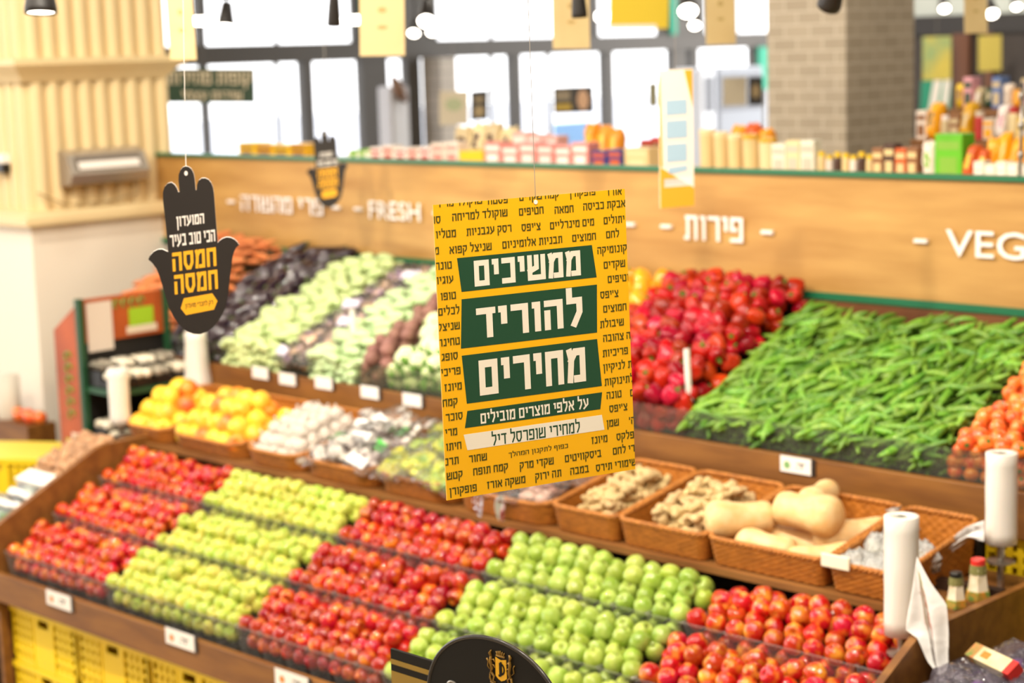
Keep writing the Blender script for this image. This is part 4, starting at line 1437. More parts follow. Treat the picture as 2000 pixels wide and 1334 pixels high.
for k in range(3):
    MBk = MB().rbox((-3.12 + k * 0.20, 4.85, SHZ + 0.001), (-2.93 + k * 0.20, 5.35, SHZ + 0.03), 0.01)
    tag(MBk.obj('dark_tray', M_black, loc=(-3.0 + k * 0.20, 5.1, SHZ)), 'flat dark tray under the purple packs, %s from left' % ORD[k], 'tray', 'dark trays')
a = onz(1900, 1274, SHZ + 0.155)
b = onz(1984, 1314, SHZ + 0.145)
d = (b - a)
t = thing('spice_carton', 'slim cream carton with a red end lying tilted on the purple packs', 'carton', (a + b) / 2)
ax = d.normalized()
up_ = Vector((0.1, -0.62, 0.78))
up_ = (up_ - ax * up_.dot(ax)).normalized()
sd = up_.cross(ax)
F = ((a + b) / 2, ax, sd, up_)


def fbox(u0, u1, v0, v1, w0, w1):
    return MB().prism([(u0, v0), (u1, v0), (u1, v1), (u0, v1)], w0, w1, F)


hl = d.length / 2
fbox(-hl, hl * 0.72, -0.028, 0.028, -0.02, 0.02).obj('box', mat('carton_cream', '#eadcb4', 0.45, '#d9c48c', 10), t)
fbox(hl * 0.72, hl, -0.028, 0.028, -0.02, 0.02).obj('red_end', mat('carton_red', '#d42a20', 0.4), t)
fbox(-hl, -hl * 0.62, -0.0284, 0.0284, -0.0204, 0.0204).obj('printed_end', mat('carton_print', '#d98c50', 0.5, '#7a9a48', 40), t)
fbox(-hl * 0.45, -hl * 0.1, -0.012, 0.014, 0.0203, 0.0207).obj('printed_square', mat('carton_gold', '#b9862c', 0.5), t)

# ================================================================== LEFT SIDE BAY WITH WALNUTS
t = thing('side_bay', 'narrow sloping side bay left of the nectarines holding walnuts and bagged greens', 'display stand', (-8.35, 4.8, 0))
MB().prism([(4.40, 0.80), (5.30, 1.12), (5.30, 1.16), (4.40, 0.84)], 0, 0.42, (Vector((-8.46, 0, 0)), FY, FZ, FX)).obj('sloping_board', M_dark, t)
MB().box((-8.46, 4.5, 0), (-8.44, 5.3, 0.84)).box((-8.06, 4.5, 0), (-8.04, 5.3, 0.84)).obj('support', M_dark, t)
M_wal = mat('walnut_shell', '#d8ac84', 0.6, '#9a683e', 5, bump=0.3, val=0.25)
WP = [proto('walnut', [('walnut', lumpy(820 + k, 10, 8, 0.12, 1, 0.9, 0.9), M_wal)]) for k in range(3)]
for l in range(3):
    for j in range(9 - l):
        for i in range(8 - l):
            x, y = -8.40 + (i + 0.5 * l) * 0.047 + rnd.uniform(-1, 1) * 0.012, 4.88 + (j + 0.5 * l) * 0.044 + rnd.uniform(-1, 1) * 0.006
            p = (x, y, 0.84 + (y - 4.40) * 0.3556 + 0.07 + l * 0.034)
            if shows(p):
                place(rnd.choice(WP), TRS(p, rand_rot(3), 0.027 * rnd.uniform(0.85, 1.15)), 'brown walnut in the side bay, %s layer, %s part' % (('bottom', 'middle', 'top')[l], 'front' if j < 4 else 'rear'), 'walnut', 'walnuts')
t = thing('white_carton', 'white carton with blue print below the walnuts', 'carton', (-8.28, 4.82, 1.0))
Rc = ((Vector((-8.24, 4.87, 0.995)), FX, Vector((0, 0.94, 0.335)), Vector((0, -0.335, 0.94))))
MB().prism([(-0.16, -0.05), (0.2, -0.05), (0.2, 0.05), (-0.16, 0.05)], 0.005, 0.125, Rc).obj('box', M_paper, t)
MB().prism([(-0.12, 0.03), (-0.03, 0.03), (-0.03, 0.09), (-0.12, 0.09)], 0.0501, 0.0506, (Rc[0], FX, Rc[3], -Rc[2])).obj('printed_mark', mat('blue_print', '#8fa0c8', 0.6), t)
for k in range(4):
    bagged('greens_bag', 'white and clear bag of green leaves in the side bay, %s from the front' % ORD[k], 'bag', 'bags of greens', (-8.22 + 0.03 * (k % 2), 4.48 + k * 0.085, 0.935 + k * 0.034), rot(0.35, 0, rnd.uniform(-.3, .3)), 0.17, 0.06, 0.04,
           clutter(840 + k, 0.12, 0.05, 0.03, 8, 0.022, 2.0), mat('leaf_bits', '#6f9a5a', 0.5, '#dfe6d8', 10), M_paper, seed=140 + k)

# ================================================================== MUSHROOM STAND BY THE PILLAR
M_rust = mat('rust_panel', '#b4521a', 0.5, '#8f3d12', 3)
t = thing('mushroom_stand', 'narrow rust-coloured stand with green edges in front of the pillar, holding dark trays', 'display stand', (-8.7, 5.6, 0))
MB().prism([(-8.86, 0), (-8.6, 0), (-8.6, 1.93), (-8.86, 1.76)], 0, 0.02, (Vector((0, 5.35, 0)), FX, FZ, FY)).obj('side_panel', M_rust, t)
MB().box((-8.62, 5.34, 0), (-8.585, 5.375, 1.95)).box((-8.62, 5.90, 0), (-8.585, 5.93, 1.95)).obj('green_post', mat('dark_green_post', '#1f4a2c', 0.45), t)
hboard = MB().box((-8.64, 5.375, 1.70), (-8.61, 5.90, 1.94)).obj('header_board', M_rust, t)
MB().box((-8.66, 5.37, 0), (-8.64, 5.93, 1.72)).obj('back_panel', mat('stand_dark', '#1a1512', 0.6), t)
HF = (Vector((-8.608, 5.375, 1.70)), FY, FZ, FX)
MB().prism([(0.03, -0.05), (0.19, -0.05), (0.19, 0.22), (0.03, 0.22)], 0, 0.004, HF).obj('paper_sheet', mat('grey_sheet', '#d8c9bb', 0.6), hboard)
MB().prism([(0.30, 0.06), (0.46, 0.06), (0.46, 0.16), (0.30, 0.16)], 0, 0.003, HF).obj('lime_card', mat('lime_card', '#9cc222', 0.5), hboard)
MB().prism([(0.28, 0.02), (0.48, 0.02), (0.48, 0.06), (0.28, 0.06)], 0, 0.003, HF).obj('pale_strip', mat('pale_strip', '#e0cdb4', 0.5), hboard)
g = MB()
for k in range(4):
    g.tube([HF[0] + FY * (0.22 + 0.055 * k + 0.018 * math.cos(a)) + FZ * (0.195 + 0.02 * math.sin(a)) + FX * 0.003 for a in [i * 0.6 for i in range(9)]], 0.006, 6)
g.obj('green_lettering', mat('leaf_lettering', '#6d8f3c', 0.5), hboard)
SF = (Vector((-8.86, 5.348, 0)), FX, FZ, -FY)
g = MB()
for k in range(6):
    g.tube([SF[0] + FX * (0.13 + 0.03 * math.cos(a)) + FZ * (1.30 + 0.065 * k + 0.025 * math.sin(a)) - FY * 0.002 for a in [i * 0.7 for i in range(7)]], 0.006, 6)
g.obj('side_lettering', mat('leaf_lettering', '#6d8f3c', 0.5), t)
MB().prism([(0.12, 0.9), (0.2, 0.9), (0.2, 1.2), (0.12, 1.2)], 0, 0.003, SF).obj('pale_strip', mat('pale_strip', '#e0cdb4', 0.5), t)
MB().prism([(0.06, 0.9), (0.12, 0.9), (0.12, 1.16), (0.06, 1.16)], 0, 0.003, SF).obj('lime_card', mat('lime_card', '#9cc222', 0.5), t)
MB().box((-8.6, 5.36, 1.44), (-8.3, 5.925, 1.47)).box((-8.6, 5.36, 1.12), (-8.25, 5.925, 1.15)).obj('shelf', mat('dark_green_post', '#1f4a2c', 0.45), t)
M_mush = mat('mushroom_cap', '#f3ead9', 0.5, '#d9c8ab', 4, val=0.12)
M_tray = mat('black_tray', '#171412', 0.35)
for l, (z, xx) in enumerate(((1.475, -8.45), (1.155, -8.43))):
    for k in range(4):
        y = 5.43 + k * 0.128
        for c in range(2):
            x = xx - 0.07 + c * 0.14
            zz = z + (0.065 if c == 0 else 0.02)
            t = thing('mushroom_tray', 'black film-covered mushroom tray on the %s green shelf, %s row, %s from left' % (('upper', 'lower')[l], ('rear', 'front')[c], ORD[k]), 'tray', (x, y, zz), 'mushroom trays')
            MB().box((x - 0.065, y - 0.058, zz - (0.065 if c == 0 else 0.02)), (x + 0.065, y + 0.058, zz + 0.022)).obj('tray', M_tray, t)
            mm = MB()
            for q_ in range(6):
                s = 0.030 * rnd.uniform(0.9, 1.15)
                b_ = lumpy(rnd.randint(0, 99), 9, 6, 0.08, s, s, s * 0.8)
                mm.add(b_.v, b_.f, Matrix.Translation((x - 0.04 + (q_ % 3) * 0.04, y - 0.026 + (q_ // 3) * 0.052, zz + 0.042)))
            mm.obj('mushrooms', M_mush if (k + l + c) % 3 else mat('dark_mushroom', '#4d4236', 0.4, '#b9ad9a', 10), t, smooth=True)['kind'] = 'stuff'
            p0 = pillow(k + 9 * l + 30 * c, 0.066, 0.059, 0.02, 0.25)
            p0.v = [(v_[0] + x, v_[1] + y, v_[2] + zz + 0.052) for v_ in p0.v]
            p0.obj('film', clear_mat('tray_film', haze=0.02, gloss=0.15, rough=0.05, bump=0.5, bscale=30), t, smooth=True)

# dispenser on the pillar
t = thing('paper_dispenser', 'white metal paper dispenser on the fluted pillar', 'dispenser', (-10.22, 6.57, 2.45))
DF = (Vector((-10.21, 6.28, 0)), FX, FZ, FY)
MB().prism([(0, 2.44), (0.13, 2.46), (0.155, 2.52), (0.10, 2.64), (0.03, 2.67), (0, 2.67)], 0, 0.58, DF).obj('housing', mat('dispenser_metal', '#b3a99b', 0.3, metal=0.6), t)
MB().prism([(0.146, 2.545), (0.152, 2.55), (0.118, 2.632), (0.112, 2.627)], 0.05, 0.53, DF).obj('slot', mat('slot_dark', '#6e6358', 0.4), t)
MB().prism([(0.148, 2.548), (0.158, 2.552), (0.138, 2.598), (0.128, 2.594)], 0.06, 0.51, DF).obj('paper', M_paper, t)
tag(MB().tube([(-10.18, 6.1, 2.42), (-10.19, 6.3, 2.33), (-10.18, 6.6, 2.325), (-10.19, 6.85, 2.36), (-10.2, 6.86, 2.44)], 0.006, 6).obj('cable', mat('cable_grey', '#b09a70', 0.5), loc=(-10.18, 6.5, 2.33)), 'thin cable sagging under the dispenser on the pillar', 'cable')
t = thing('wall_socket', 'small dark socket box on the front of the fluted pillar at the left edge', 'socket', (-10.6, 6.05, 2.55))
p = ony(10, 328, 6.07)
MB().rbox((p.x - 0.05, 6.02, p.z - 0.03), (p.x + 0.05, 6.085, p.z + 0.03), 0.006).obj('box', M_black, t)
MB().rbox((p.x - 0.05, 6.02, p.z + 0.03), (p.x + 0.05, 6.085, p.z + 0.09), 0.006).obj('cover', M_white, t)

# red produce and a roll far left, in front of the pillar
t = thing('brown_bin', 'brown bin of red produce beside the pillar at the left edge', 'bin', (-11.0, 5.5, 0))
p = ony(30, 835, 5.75)
MB().box((p.x - 0.5, 5.75, 0), (p.x + 0.14, 5.95, p.z + 0.02)).obj('bin_body', M_brown, t)
for k in range(8):
    o = place(TP[k % 2], TRS((p.x - 0.34 + 0.062 * k, 5.84 + 0.03 * (k % 2), p.z + 0.055), rand_rot(1), 0.045), 'red produce piece in the brown bin at the left edge, %s from left' % ORD[k], 'tomato', 'red produce in the brown bin')
p2 = ony(16, 770, 5.85)
t = thing('paper_roll', 'pale grey paper roll standing at the left edge before the pillar', 'paper roll', (p2.x, 5.85, p2.z - 0.15))
MB().lathe([(0.07, -0.16), (0.075, -0.15), (0.075, 0.12), (0.03, 0.125)], 18, Matrix.Translation((p2.x, 5.85, p2.z))).obj('roll', mat('roll_grey', '#d8cfbf', 0.6), t, smooth=True)

# ================================================================== YELLOW HANGING POSTER
A = [atd(847, 400, 4.30), atd(1219, 369, 4.54), atd(1242, 916, 4.60), atd(872, 978, 4.36)]     # top left, top right, bottom right, bottom left
pu = ((A[1] - A[0]) + (A[2] - A[3])) / 2
pv = ((A[0] - A[3]) + (A[1] - A[2])) / 2
PWD, PHT = pu.length, pv.length
pc = (A[0] + A[1] + A[2] + A[3]) / 4
PU, PV = pu.normalized(), pv.normalized()
PW = PU.cross(PV).normalized()
PO = pc - PU * PWD / 2 - PV * PHT / 2
PFR = (PO, PU, PV, PW)
# layout sheet of the print: its own corner coordinates, carried onto the card
src = [(36, 105), (810, 35), (857, 1200), (88, 1308)]
dst = [(0, PHT), (PWD, PHT), (PWD, 0), (0, 0)]
mm_, bb_ = [], []
for (x, y), (u, v) in zip(src, dst):
    mm_ += [[x, y, 1, 0, 0, 0, -u * x, -u * y], [0, 0, 0, x, y, 1, -v * x, -v * y]]
    bb_ += [u, v]
HM = np.append(np.linalg.solve(np.array(mm_, float), np.array(bb_, float)), 1).reshape(3, 3)


def lay(x, y):
    q = HM @ np.array([x, y, 1.0])
    return (q[0] / q[2], q[1] / q[2])


t = thing('hanging_poster', 'big yellow poster with green bands and large white Hebrew words hanging in the middle', 'poster', pc)
M_yel = mat('poster_yellow', '#fbb90c', 0.4)
M_dgr = mat('poster_green', '#1d4a31', 0.4)
M_cre = mat('poster_cream', '#f4ead6', 0.45)
M_olv = mat('poster_print', '#4b4a12', 0.45)
pcard = MB().prism([(0, 0), (PWD, 0), (PWD, PHT), (0, PHT)], -0.004, 0, PFR).obj('card', M_yel, t)
g = MB()
for quad in ([(130, 320), (675, 267), (695, 400), (148, 457)], [(148, 487), (696, 430), (697, 628), (145, 688)], [(148, 717), (697, 655), (717, 850), (168, 913)], [(170, 943), (718, 876), (711, 946), (160, 1013)]):
    g.prism([lay(*p) for p in quad][::-1], 0, 0.0005, PFR)
gband = g.obj('green_band', M_dgr, t)
cband = MB().prism([lay(*p) for p in ((155, 1040), (717, 970), (728, 1032), (170, 1104))][::-1], 0, 0.0005, PFR).obj('cream_band', M_cre, t)


def line_of(m, s, x0, x1, y0, hpx, t, lift=0.0009):
    """A line whose ink runs from sheet x0 to x1 with its middle at y0; hpx is its ink height on the sheet."""
    xc = (x0 + x1) / 2
    a, b = lay(x0, y0 - (x0 - xc) * 0.093), lay(x1, y0 - (x1 - xc) * 0.093)
    c = lay(xc, y0)
    h = abs(lay(xc, y0 - hpx / 2)[1] - lay(xc, y0 + hpx / 2)[1])
    write(m, s, PFR, (a[0] + b[0]) / 2, c[1], w=b[0] - a[0], h=h, t=t, lift=lift)


g = MB()
line_of(g, 'ממשיכים', 198, 628, 361, 108, 0.215)
line_of(g, 'להוריד', 206, 636, 545, 168, 0.215)
line_of(g, 'מחירים', 217, 649, 783, 148, 0.215)
line_of(g, 'על אלפי מוצרים מובילים', 222, 661, 943, 60, 0.18)
g.obj('white_lettering', M_cre, gband)
g = MB()
line_of(g, 'למחירי שופרסל דיל', 267, 626, 1035, 60, 0.15)
g.obj('green_lettering', M_dgr, cband)
WORDS = [('אורז', 768, 47), ('פופקורן', 636, 52), ('קמח שקדים', 460, 66), ('פסטה', 293, 84), ('שוקולד מריר', 140, 92),
         ('אבקת כביסה', 726, 103), ('חמאה', 561, 121), ('חטיפים', 428, 128), ('שוקולד למריחה', 222, 145), ('סו', 50, 165),
         ('יתולים', 766, 163), ('מים מינרליים', 594, 180), ("צ'יפס", 427, 193), ('רסק עגבניות', 258, 207), ('מטליו', 86, 222),
         ('לחם', 760, 222), ('חמוצים', 643, 235), ('תבניות אלומיניום', 433, 255), ('שניצל קפוא', 184, 280), ('מ', 49, 290),
         ('קונומיקה', 758, 285), ('שקדים', 768, 347), ('וטיפים', 784, 405), ("צ'יפס", 747, 470), ('חמוצים', 770, 527), ('שיבולת', 758, 590), ('ה צהובה', 778, 647), ('פריכיות', 772, 710),
         ('ת לניקיון', 782, 768), ('לתינוקות', 788, 828), ('טונה', 767, 887), ('ם', 842, 880), ("צ'יפס", 785, 942), ('שמן', 762, 1005), ("ה'", 842, 995), ('פלקס', 814, 1060), ('מיונז', 707, 1072),
         ('טונה', 76, 350), ('עוגיו', 82, 409), ('טופו', 95, 473), ('לכלים', 97, 534), ('שניצל', 97, 597), ('טחינה', 97, 660), ('סופג', 99, 720), ('פריכי', 104, 781), ('מיונז', 113, 843),
         ('קמח', 101, 907), ('סוכר', 117, 965), ('מרי', 105, 1028), ('חיתו', 115, 1086), ('תרכ', 106, 1147), ('שחור', 212, 1136), ('רי לחם', 808, 1117), ('ביסקוויטים', 640, 1140), ('שקדי מרק', 450, 1165),
         ('קמח תופח', 263, 1185), ('קטש', 118, 1206), ('שימורי תירס', 777, 1180), ('במבה', 625, 1197), ('תה ירוק', 497, 1215), ('משקה אורז', 326, 1240), ('פופקורן', 152, 1266)]
g = MB()
for s, x, y in WORDS:
    c = lay(x, y)
    em = text_shape(s)[3]
    write(g, s, PFR, c[0], c[1] + (0.0025 if 'ל' in s else 0) - (0.0025 if any(q in s for q in 'ןךקףץ') else 0), h=0.0174 * em / 0.6, wfac=1.03, t=0.175)
c = lay(457, 1111)
write(g, 'כפוף לתקנון המהלך', PFR, c[0], c[1], w=abs(lay(578, 1098)[0] - lay(336, 1122)[0]), h=0.017, bold=0.0003)
o = g.obj('small_lettering', M_olv, pcard)
loc = Vector(t.location)
NU, NV = (PU - PV * PU.dot(PV)).normalized(), (PV - PU * PU.dot(PV)).normalized()
for co, no in ((PO - loc, -NU), (PO + PU * PWD - loc, NU), (PO + PV * PHT - loc, NV), (PO - loc, -NV)):
    clip_plane(o, co, no)
top = PO + PU * (PWD * 0.52) + PV * (PHT - 0.006)
st = atd(1030, -40, 4.45)
MB().tube([top, top + Vector((0, 0, 0.02)), st, (st.x, st.y, 5.3)], 0.0009, 5).obj('string', mat('string', '#8a8278', 0.6), t)
MB().lathe([(0.006, 0), (0.006, 0.0012), (0.003, 0.0012)], 12, Matrix((PU, PV, PW)).transposed().to_4x4()).mesh('hole', M_paper)
hb = MB().lathe([(0.0055, 0), (0.0055, 0.0012)], 12)
hb.v = [tuple(top - PV * 0.008 + PU * p[0] + PV * p[1] + PW * p[2]) for p in hb.v]
hb.obj('eyelet', M_paper, t)

# ================================================================== HAND-SHAPED SIGNS
HAND = [(285, 238), (281, 160), (284, 115), (297, 82), (316, 62), (337, 55), (358, 60), (376, 76), (389, 100), (396, 135), (401, 228), (406, 228), (411, 190), (424, 160), (446, 145), (470, 143), (494, 155),
        (512, 178), (524, 212), (529, 260), (540, 615), (552, 600), (575, 584), (603, 575), (632, 578), (660, 592), (680, 612), (693, 634), (672, 652), (656, 680), (644, 715), (635, 765), (628, 810), (615, 885), (600, 985), (582, 1065),
        (556, 1130), (520, 1188), (478, 1232), (432, 1262), (385, 1277), (340, 1274), (292, 1254), (246, 1212), (205, 1150), (172, 1075), (148, 985), (130, 905), (112, 835), (94, 785), (68, 745), (40, 718), (55, 690), (80, 664), (112, 648),
        (145, 648), (184, 668), (178, 500), (165, 290), (167, 235), (180, 200), (203, 175), (230, 168), (253, 184), (268, 212), (276, 238)]


def hand_sign(centre, yaw, k, label, hang):
    U = Matrix.Rotation(yaw, 3, 'Z') @ Vector((0.7135, 0.7003, -0.012))
    U.normalize()
    V = Vector((0.0, 0.0, 1.0))
    V = (V - U * V.dot(U)).normalized()
    Wn = U.cross(V)
    F = (centre, U, V, Wn)
    f = lambda x, y: ((x - 365) * k, (667 - y) * k)
    t = thing('hand_sign', label, 'hanging sign', centre, 'black hand signs')
    hole = []
    MB().prism([f(*p) for p in HAND][::-1], -0.014, 0, F).obj('foam_board', mat('white_foam', '#efe9e2', 0.5), t)
    face = MB().prism([f(*p) for p in HAND][::-1], 0.0002, 0.0008, F).obj('black_face', mat('matt_black_print', '#2c2826', 0.38), t)
    hp = f(337, 106)
    MB().prism([(hp[0] + 0.005 * math.cos(a), hp[1] + 0.007 * math.sin(a)) for a in [i * 0.6283 for i in range(10)]], 0.0008, 0.0014, F).obj('hole', M_paper, t)
    s = 0.10
    UT = (U * math.cos(s) + V * math.sin(s)).normalized()
    FT = (centre, UT, V, Wn)

    def ln(m, txt, x, y, w, h, b):
        c = f(x, y)
        P = centre + U * c[0] + V * c[1]
        write(m, txt, (P, UT, V, Wn), 0, 0, w=w * k, h=h * k, t=b, lift=0.0012)
    g = MB()
    ln(g, 'המועדון', 352, 455, 198, 100, 0.19)
    ln(g, 'הכי טוב בעיר', 362, 578, 325, 95, 0.19)
    g.obj('white_lettering', M_paper, face)
    g = MB()
    ln(g, 'חמסה', 368, 728, 315, 140, 0.2)
    ln(g, 'חמסה', 373, 893, 312, 145, 0.2)
    M_yl = mat('sign_yellow', '#f8b524', 0.45)
    g.obj('yellow_lettering', M_yl, face)
    badge = MB().prism([f(*p) for p in ((255, 1082), (280, 1010), (485, 980), (520, 1038), (492, 1100), (290, 1133))][::-1], 0.0008, 0.0013, F).obj('yellow_badge', M_yl, t)
    g = MB()
    ln(g, 'רק לחברי מועדון', 388, 1057, 200, 50, 0.15)
    for i in range(len(g.v)):
        g.v[i] = tuple(Vector(g.v[i]) + Wn * 0.0004)
    g.obj('badge_lettering', mat('matt_black_print', '#2c2826', 0.38), badge)
    a = centre + U * hp[0] + V * hp[1]
    MB().tube([a, hang, (hang.x, hang.y, 5.3)], 0.0011, 5).obj('string', mat('pale_string', '#cfc7bd', 0.5), t)


hand_sign(atd(378, 490, 5.3), math.radians(8), 0.000399, 'big black hand-shaped sign hanging on the left before the cream pillar', atd(357, -30, 5.45))
hand_sign(atd(639, 330, 10.35), math.radians(3), 0.000358, 'small black hand-shaped sign hanging before the oak panel', atd(634, -30, 10.4))

# ================================================================== OTHER HANGING SIGNS
M_kraft = mat('kraft_card', '#cab27e', 0.55, '#c2a670', 3)
M_kprint = mat('kraft_print', '#a98f54', 0.6)


def card(name, label, cat, group, corners, dep, m, extra=(), string=None, turn=0.0):
    """A hanging card: its corners at one depth from the eye, turned a little about the upright; extra prints lie on it in its own 0..1 coordinates."""
    P = [atd(px, py, dep) for px, py in corners]
    U = (P[1] - P[0] + P[2] - P[3]) / 2
    V = (P[0] - P[3] + P[1] - P[2]) / 2
    c = sum(P, Vector()) / 4
    w, h = U.length, V.length
    U = Matrix.Rotation(turn, 3, 'Z') @ U.normalized()
    V = V.normalized()
    Wn = U.cross(V).normalized()
    o = c - U * w / 2 - V * h / 2
    F = (o, U, V, Wn)
    t = thing(name, label, cat, c, group)
    card_o = MB().prism([(0, 0), (w, 0), (w, h), (0, h)], -0.004, 0, F).obj('card', m, t)
    for (n, mt, shp) in extra:
        g = MB()
        for q in shp:
            if isinstance(q, tuple) and isinstance(q[0], str):
                write(g, q[0], F, q[1] * w, q[2] * h, w=q[3] * w, h=q[4] * h, bold=q[5] * w, lift=0.002)
            else:
                g.prism([(a * w, b * h) for a, b in q], 0.0004, 0.0012, F)
        g.obj(n, mt, card_o)
    if string:
        a = o + U * w * 0.5 + V * h
        MB().tube([a - V * 0.004, (a.x, a.y, 5.3)], 0.001, 5).obj('string', mat('string', '#8a8278', 0.6), t)
    return t


def oval(cx, cy, rx, ry, n=12):
    return [(cx + rx * math.cos(2 * math.pi * i / n), cy + ry * math.sin(2 * math.pi * i / n)) for i in range(n)]


kx = [('print', M_kprint, [oval(0.5, 0.62, 0.12, 0.03), oval(0.5, 0.45, 0.1, 0.03), oval(0.5, 0.28, 0.12, 0.02)])]
for cs, dp, lab in (([(318, -90), (368, -90), (384, 117), (333, 117)], 8.2, 'kraft card hanging against the right edge of the cream pillar'),
                    ([(702, -90), (788, -90), (792, 108), (702, 110)], 8.6, 'kraft card hanging left of the lit spot lamps over the windows'),
                    ([(1080, -90), (1146, -90), (1157, 94), (1076, 96)], 8.8, 'kraft card hanging just left of the yellow ceiling banner'),
                    ([(1380, -90), (1430, -90), (1443, 85), (1374, 88)], 9.4, 'kraft card hanging left of the grey tiled column'),
                    ([(1884, -90), (1925, -90), (1933, 64), (1880, 66)], 9.6, 'kraft card hanging at the far right over the dark wall')):
    card('kraft_card', lab, 'hanging card', 'kraft hanging cards', cs, dp, M_kraft, kx, True, 0.15)
card('yellow_banner', 'yellow banner hanging high before the windows', 'banner', None, [(1192, -80), (1310, -80), (1304, 55), (1190, 58)], 13.0, mat('banner_yellow', '#e2c21c', 0.5), [('pale_foot', M_paper, [[(0.0, 0.0), (0.8, 0.0), (0.8, 0.06), (0, 0.06)]])], True)
M_lightp = mat('pale_orange_print', '#f6e9d8', 0.5)
card('tall_hang_tag', 'tall narrow white and orange hanging card above the word on the oak panel', 'hanging card', None, [(1282, 137), (1357, 134), (1357, 402), (1289, 407)], 7.3, M_lightp,
     [('orange_foot', mat('tag_orange', '#eda92a', 0.5), [[(0, 0), (1, 0), (1, 0.13), (0, 0.3)], [(0.0, 0.3), (0.08, 0.3), (0.03, 0.95), (0, 0.95)], [(0.75, 0.99), (0.99, 0.99), (0.99, 0.72)]]),
      ('blue_letters', mat('pale_blue_print', '#a9c6d8', 0.5), [[(0.2, 0.33), (0.8, 0.33), (0.8, 0.46), (0.2, 0.46)], [(0.2, 0.5), (0.82, 0.5), (0.82, 0.63), (0.2, 0.63)], [(0.2, 0.67), (0.82, 0.67), (0.82, 0.78), (0.2, 0.78)], [(0.25, 0.24), (0.8, 0.26), (0.8, 0.30), (0.25, 0.29)]]),
      ('white_strip', M_paper, [[(0.12, 0.15), (0.95, 0.15), (0.95, 0.21), (0.12, 0.21)]])], True, 0.3)
card('green_sign', 'dark green hanging sign with cream Hebrew words beside the pillar', 'hanging sign', None, [(300, 130), (497, 137), (499, 198), (302, 204)], 15.0, mat('checkout_green', '#22402a', 0.5),
     [('cream_lettering', mat('sign_cream', '#e2cfae', 0.5), [('קופות מהירות', 0.55, 0.66, 0.84, 0.5, 0.008), ('שירות עצמי', 0.57, 0.2, 0.60, 0.28, 0.005)])], True)
M_dsign = mat('dark_notice', '#2b2620', 0.5)
card('notice', 'beige notice hanging before the glass near the pale tiled pier', 'notice', None, [(858, 178), (915, 178), (915, 243), (858, 245)], 15.0, mat('beige_notice', '#c9bda4', 0.6), [('print', mat('green_print', '#a9b08a', 0.6), [oval(0.5, 0.6, 0.3, 0.2)])], True)
card('notice', 'small dark notice right beside the beige one', 'notice', None, [(919, 178), (953, 176), (953, 233), (919, 236)], 15.0, M_dsign, [('print', mat('tan_print', '#a08a62', 0.6), [oval(0.5, 0.3, 0.3, 0.2), oval(0.5, 0.7, 0.3, 0.08)])], True)
card('screen', 'dark advertising screen with a yellow line and a pale figure hanging before the glass', 'screen', None, [(1080, 171), (1158, 168), (1160, 219), (1082, 222)], 15.0, M_dsign,
     [('yellow_line', mat('screen_yellow', '#b99a2a', 0.5), [[(0.04, 0.12), (0.44, 0.12), (0.44, 0.36), (0.04, 0.36)]]), ('pale_shape', mat('screen_pale', '#c99f7c', 0.5), [oval(0.74, 0.48, 0.15, 0.4)]), ('grey_line', mat('screen_grey', '#8d7f66', 0.5), [[(0.06, 0.5), (0.42, 0.5), (0.42, 0.85), (0.06, 0.85)]])], True)
card('notice', 'narrow olive notice left of the tall orange hanging card', 'notice', None, [(1266, 162), (1284, 161), (1284, 208), (1268, 209)], 15.0, mat('olive_notice', '#8f8a68', 0.6), (), True)
card('notice', 'beige notice hanging left of the grey tiled column', 'notice', None, [(1412, 152), (1458, 150), (1458, 205), (1412, 207)], 15.0, mat('beige_notice', '#c9bda4', 0.6), (), True)
card('notice', 'small dark notice touching the grey tiled column', 'notice', None, [(1462, 150), (1490, 150), (1490, 205), (1462, 206)], 15.0, M_dsign, [('print', mat('tan_print', '#a08a62', 0.6), [oval(0.5, 0.5, 0.3, 0.25)])], True)
card('wall_poster', 'yellow and green poster on the dark wall just right of the column', 'poster', None, [(1802, 72), (1858, 70), (1858, 155), (1802, 157)], 17.7, mat('dotted_yellow', '#d9c65a', 0.5, '#8fb07a', 3), (), True)
card('wall_poster', 'teal poster with two slanting white bars right of the column', 'poster', None, [(1800, 160), (1858, 154), (1856, 215), (1796, 214)], 17.5, mat('poster_teal', '#2f9a7c', 0.5), [('white_bar', M_paper, [[(0.28, 0.0), (0.55, 0.0), (0.68, 1.0), (0.40, 1.0)], [(0.68, 0.0), (0.9, 0.0), (0.98, 1.0), (0.75, 1.0)]])], True)
card('wall_poster', 'plain dull yellow poster hanging on the dark wall at the far right', 'poster', None, [(1911, 70), (1956, 68), (1956, 137), (1911, 140)], 17.2, mat('dull_yellow', '#c9b858', 0.5), (), True)

# ================================================================== SPOT LAMPS
M_lamp = mat('lamp_black', '#1e1a18', 0.45)
M_lens = mat('lamp_lens', '#ffffff', 0.3, emit='#fff6e8', estr=9.0)


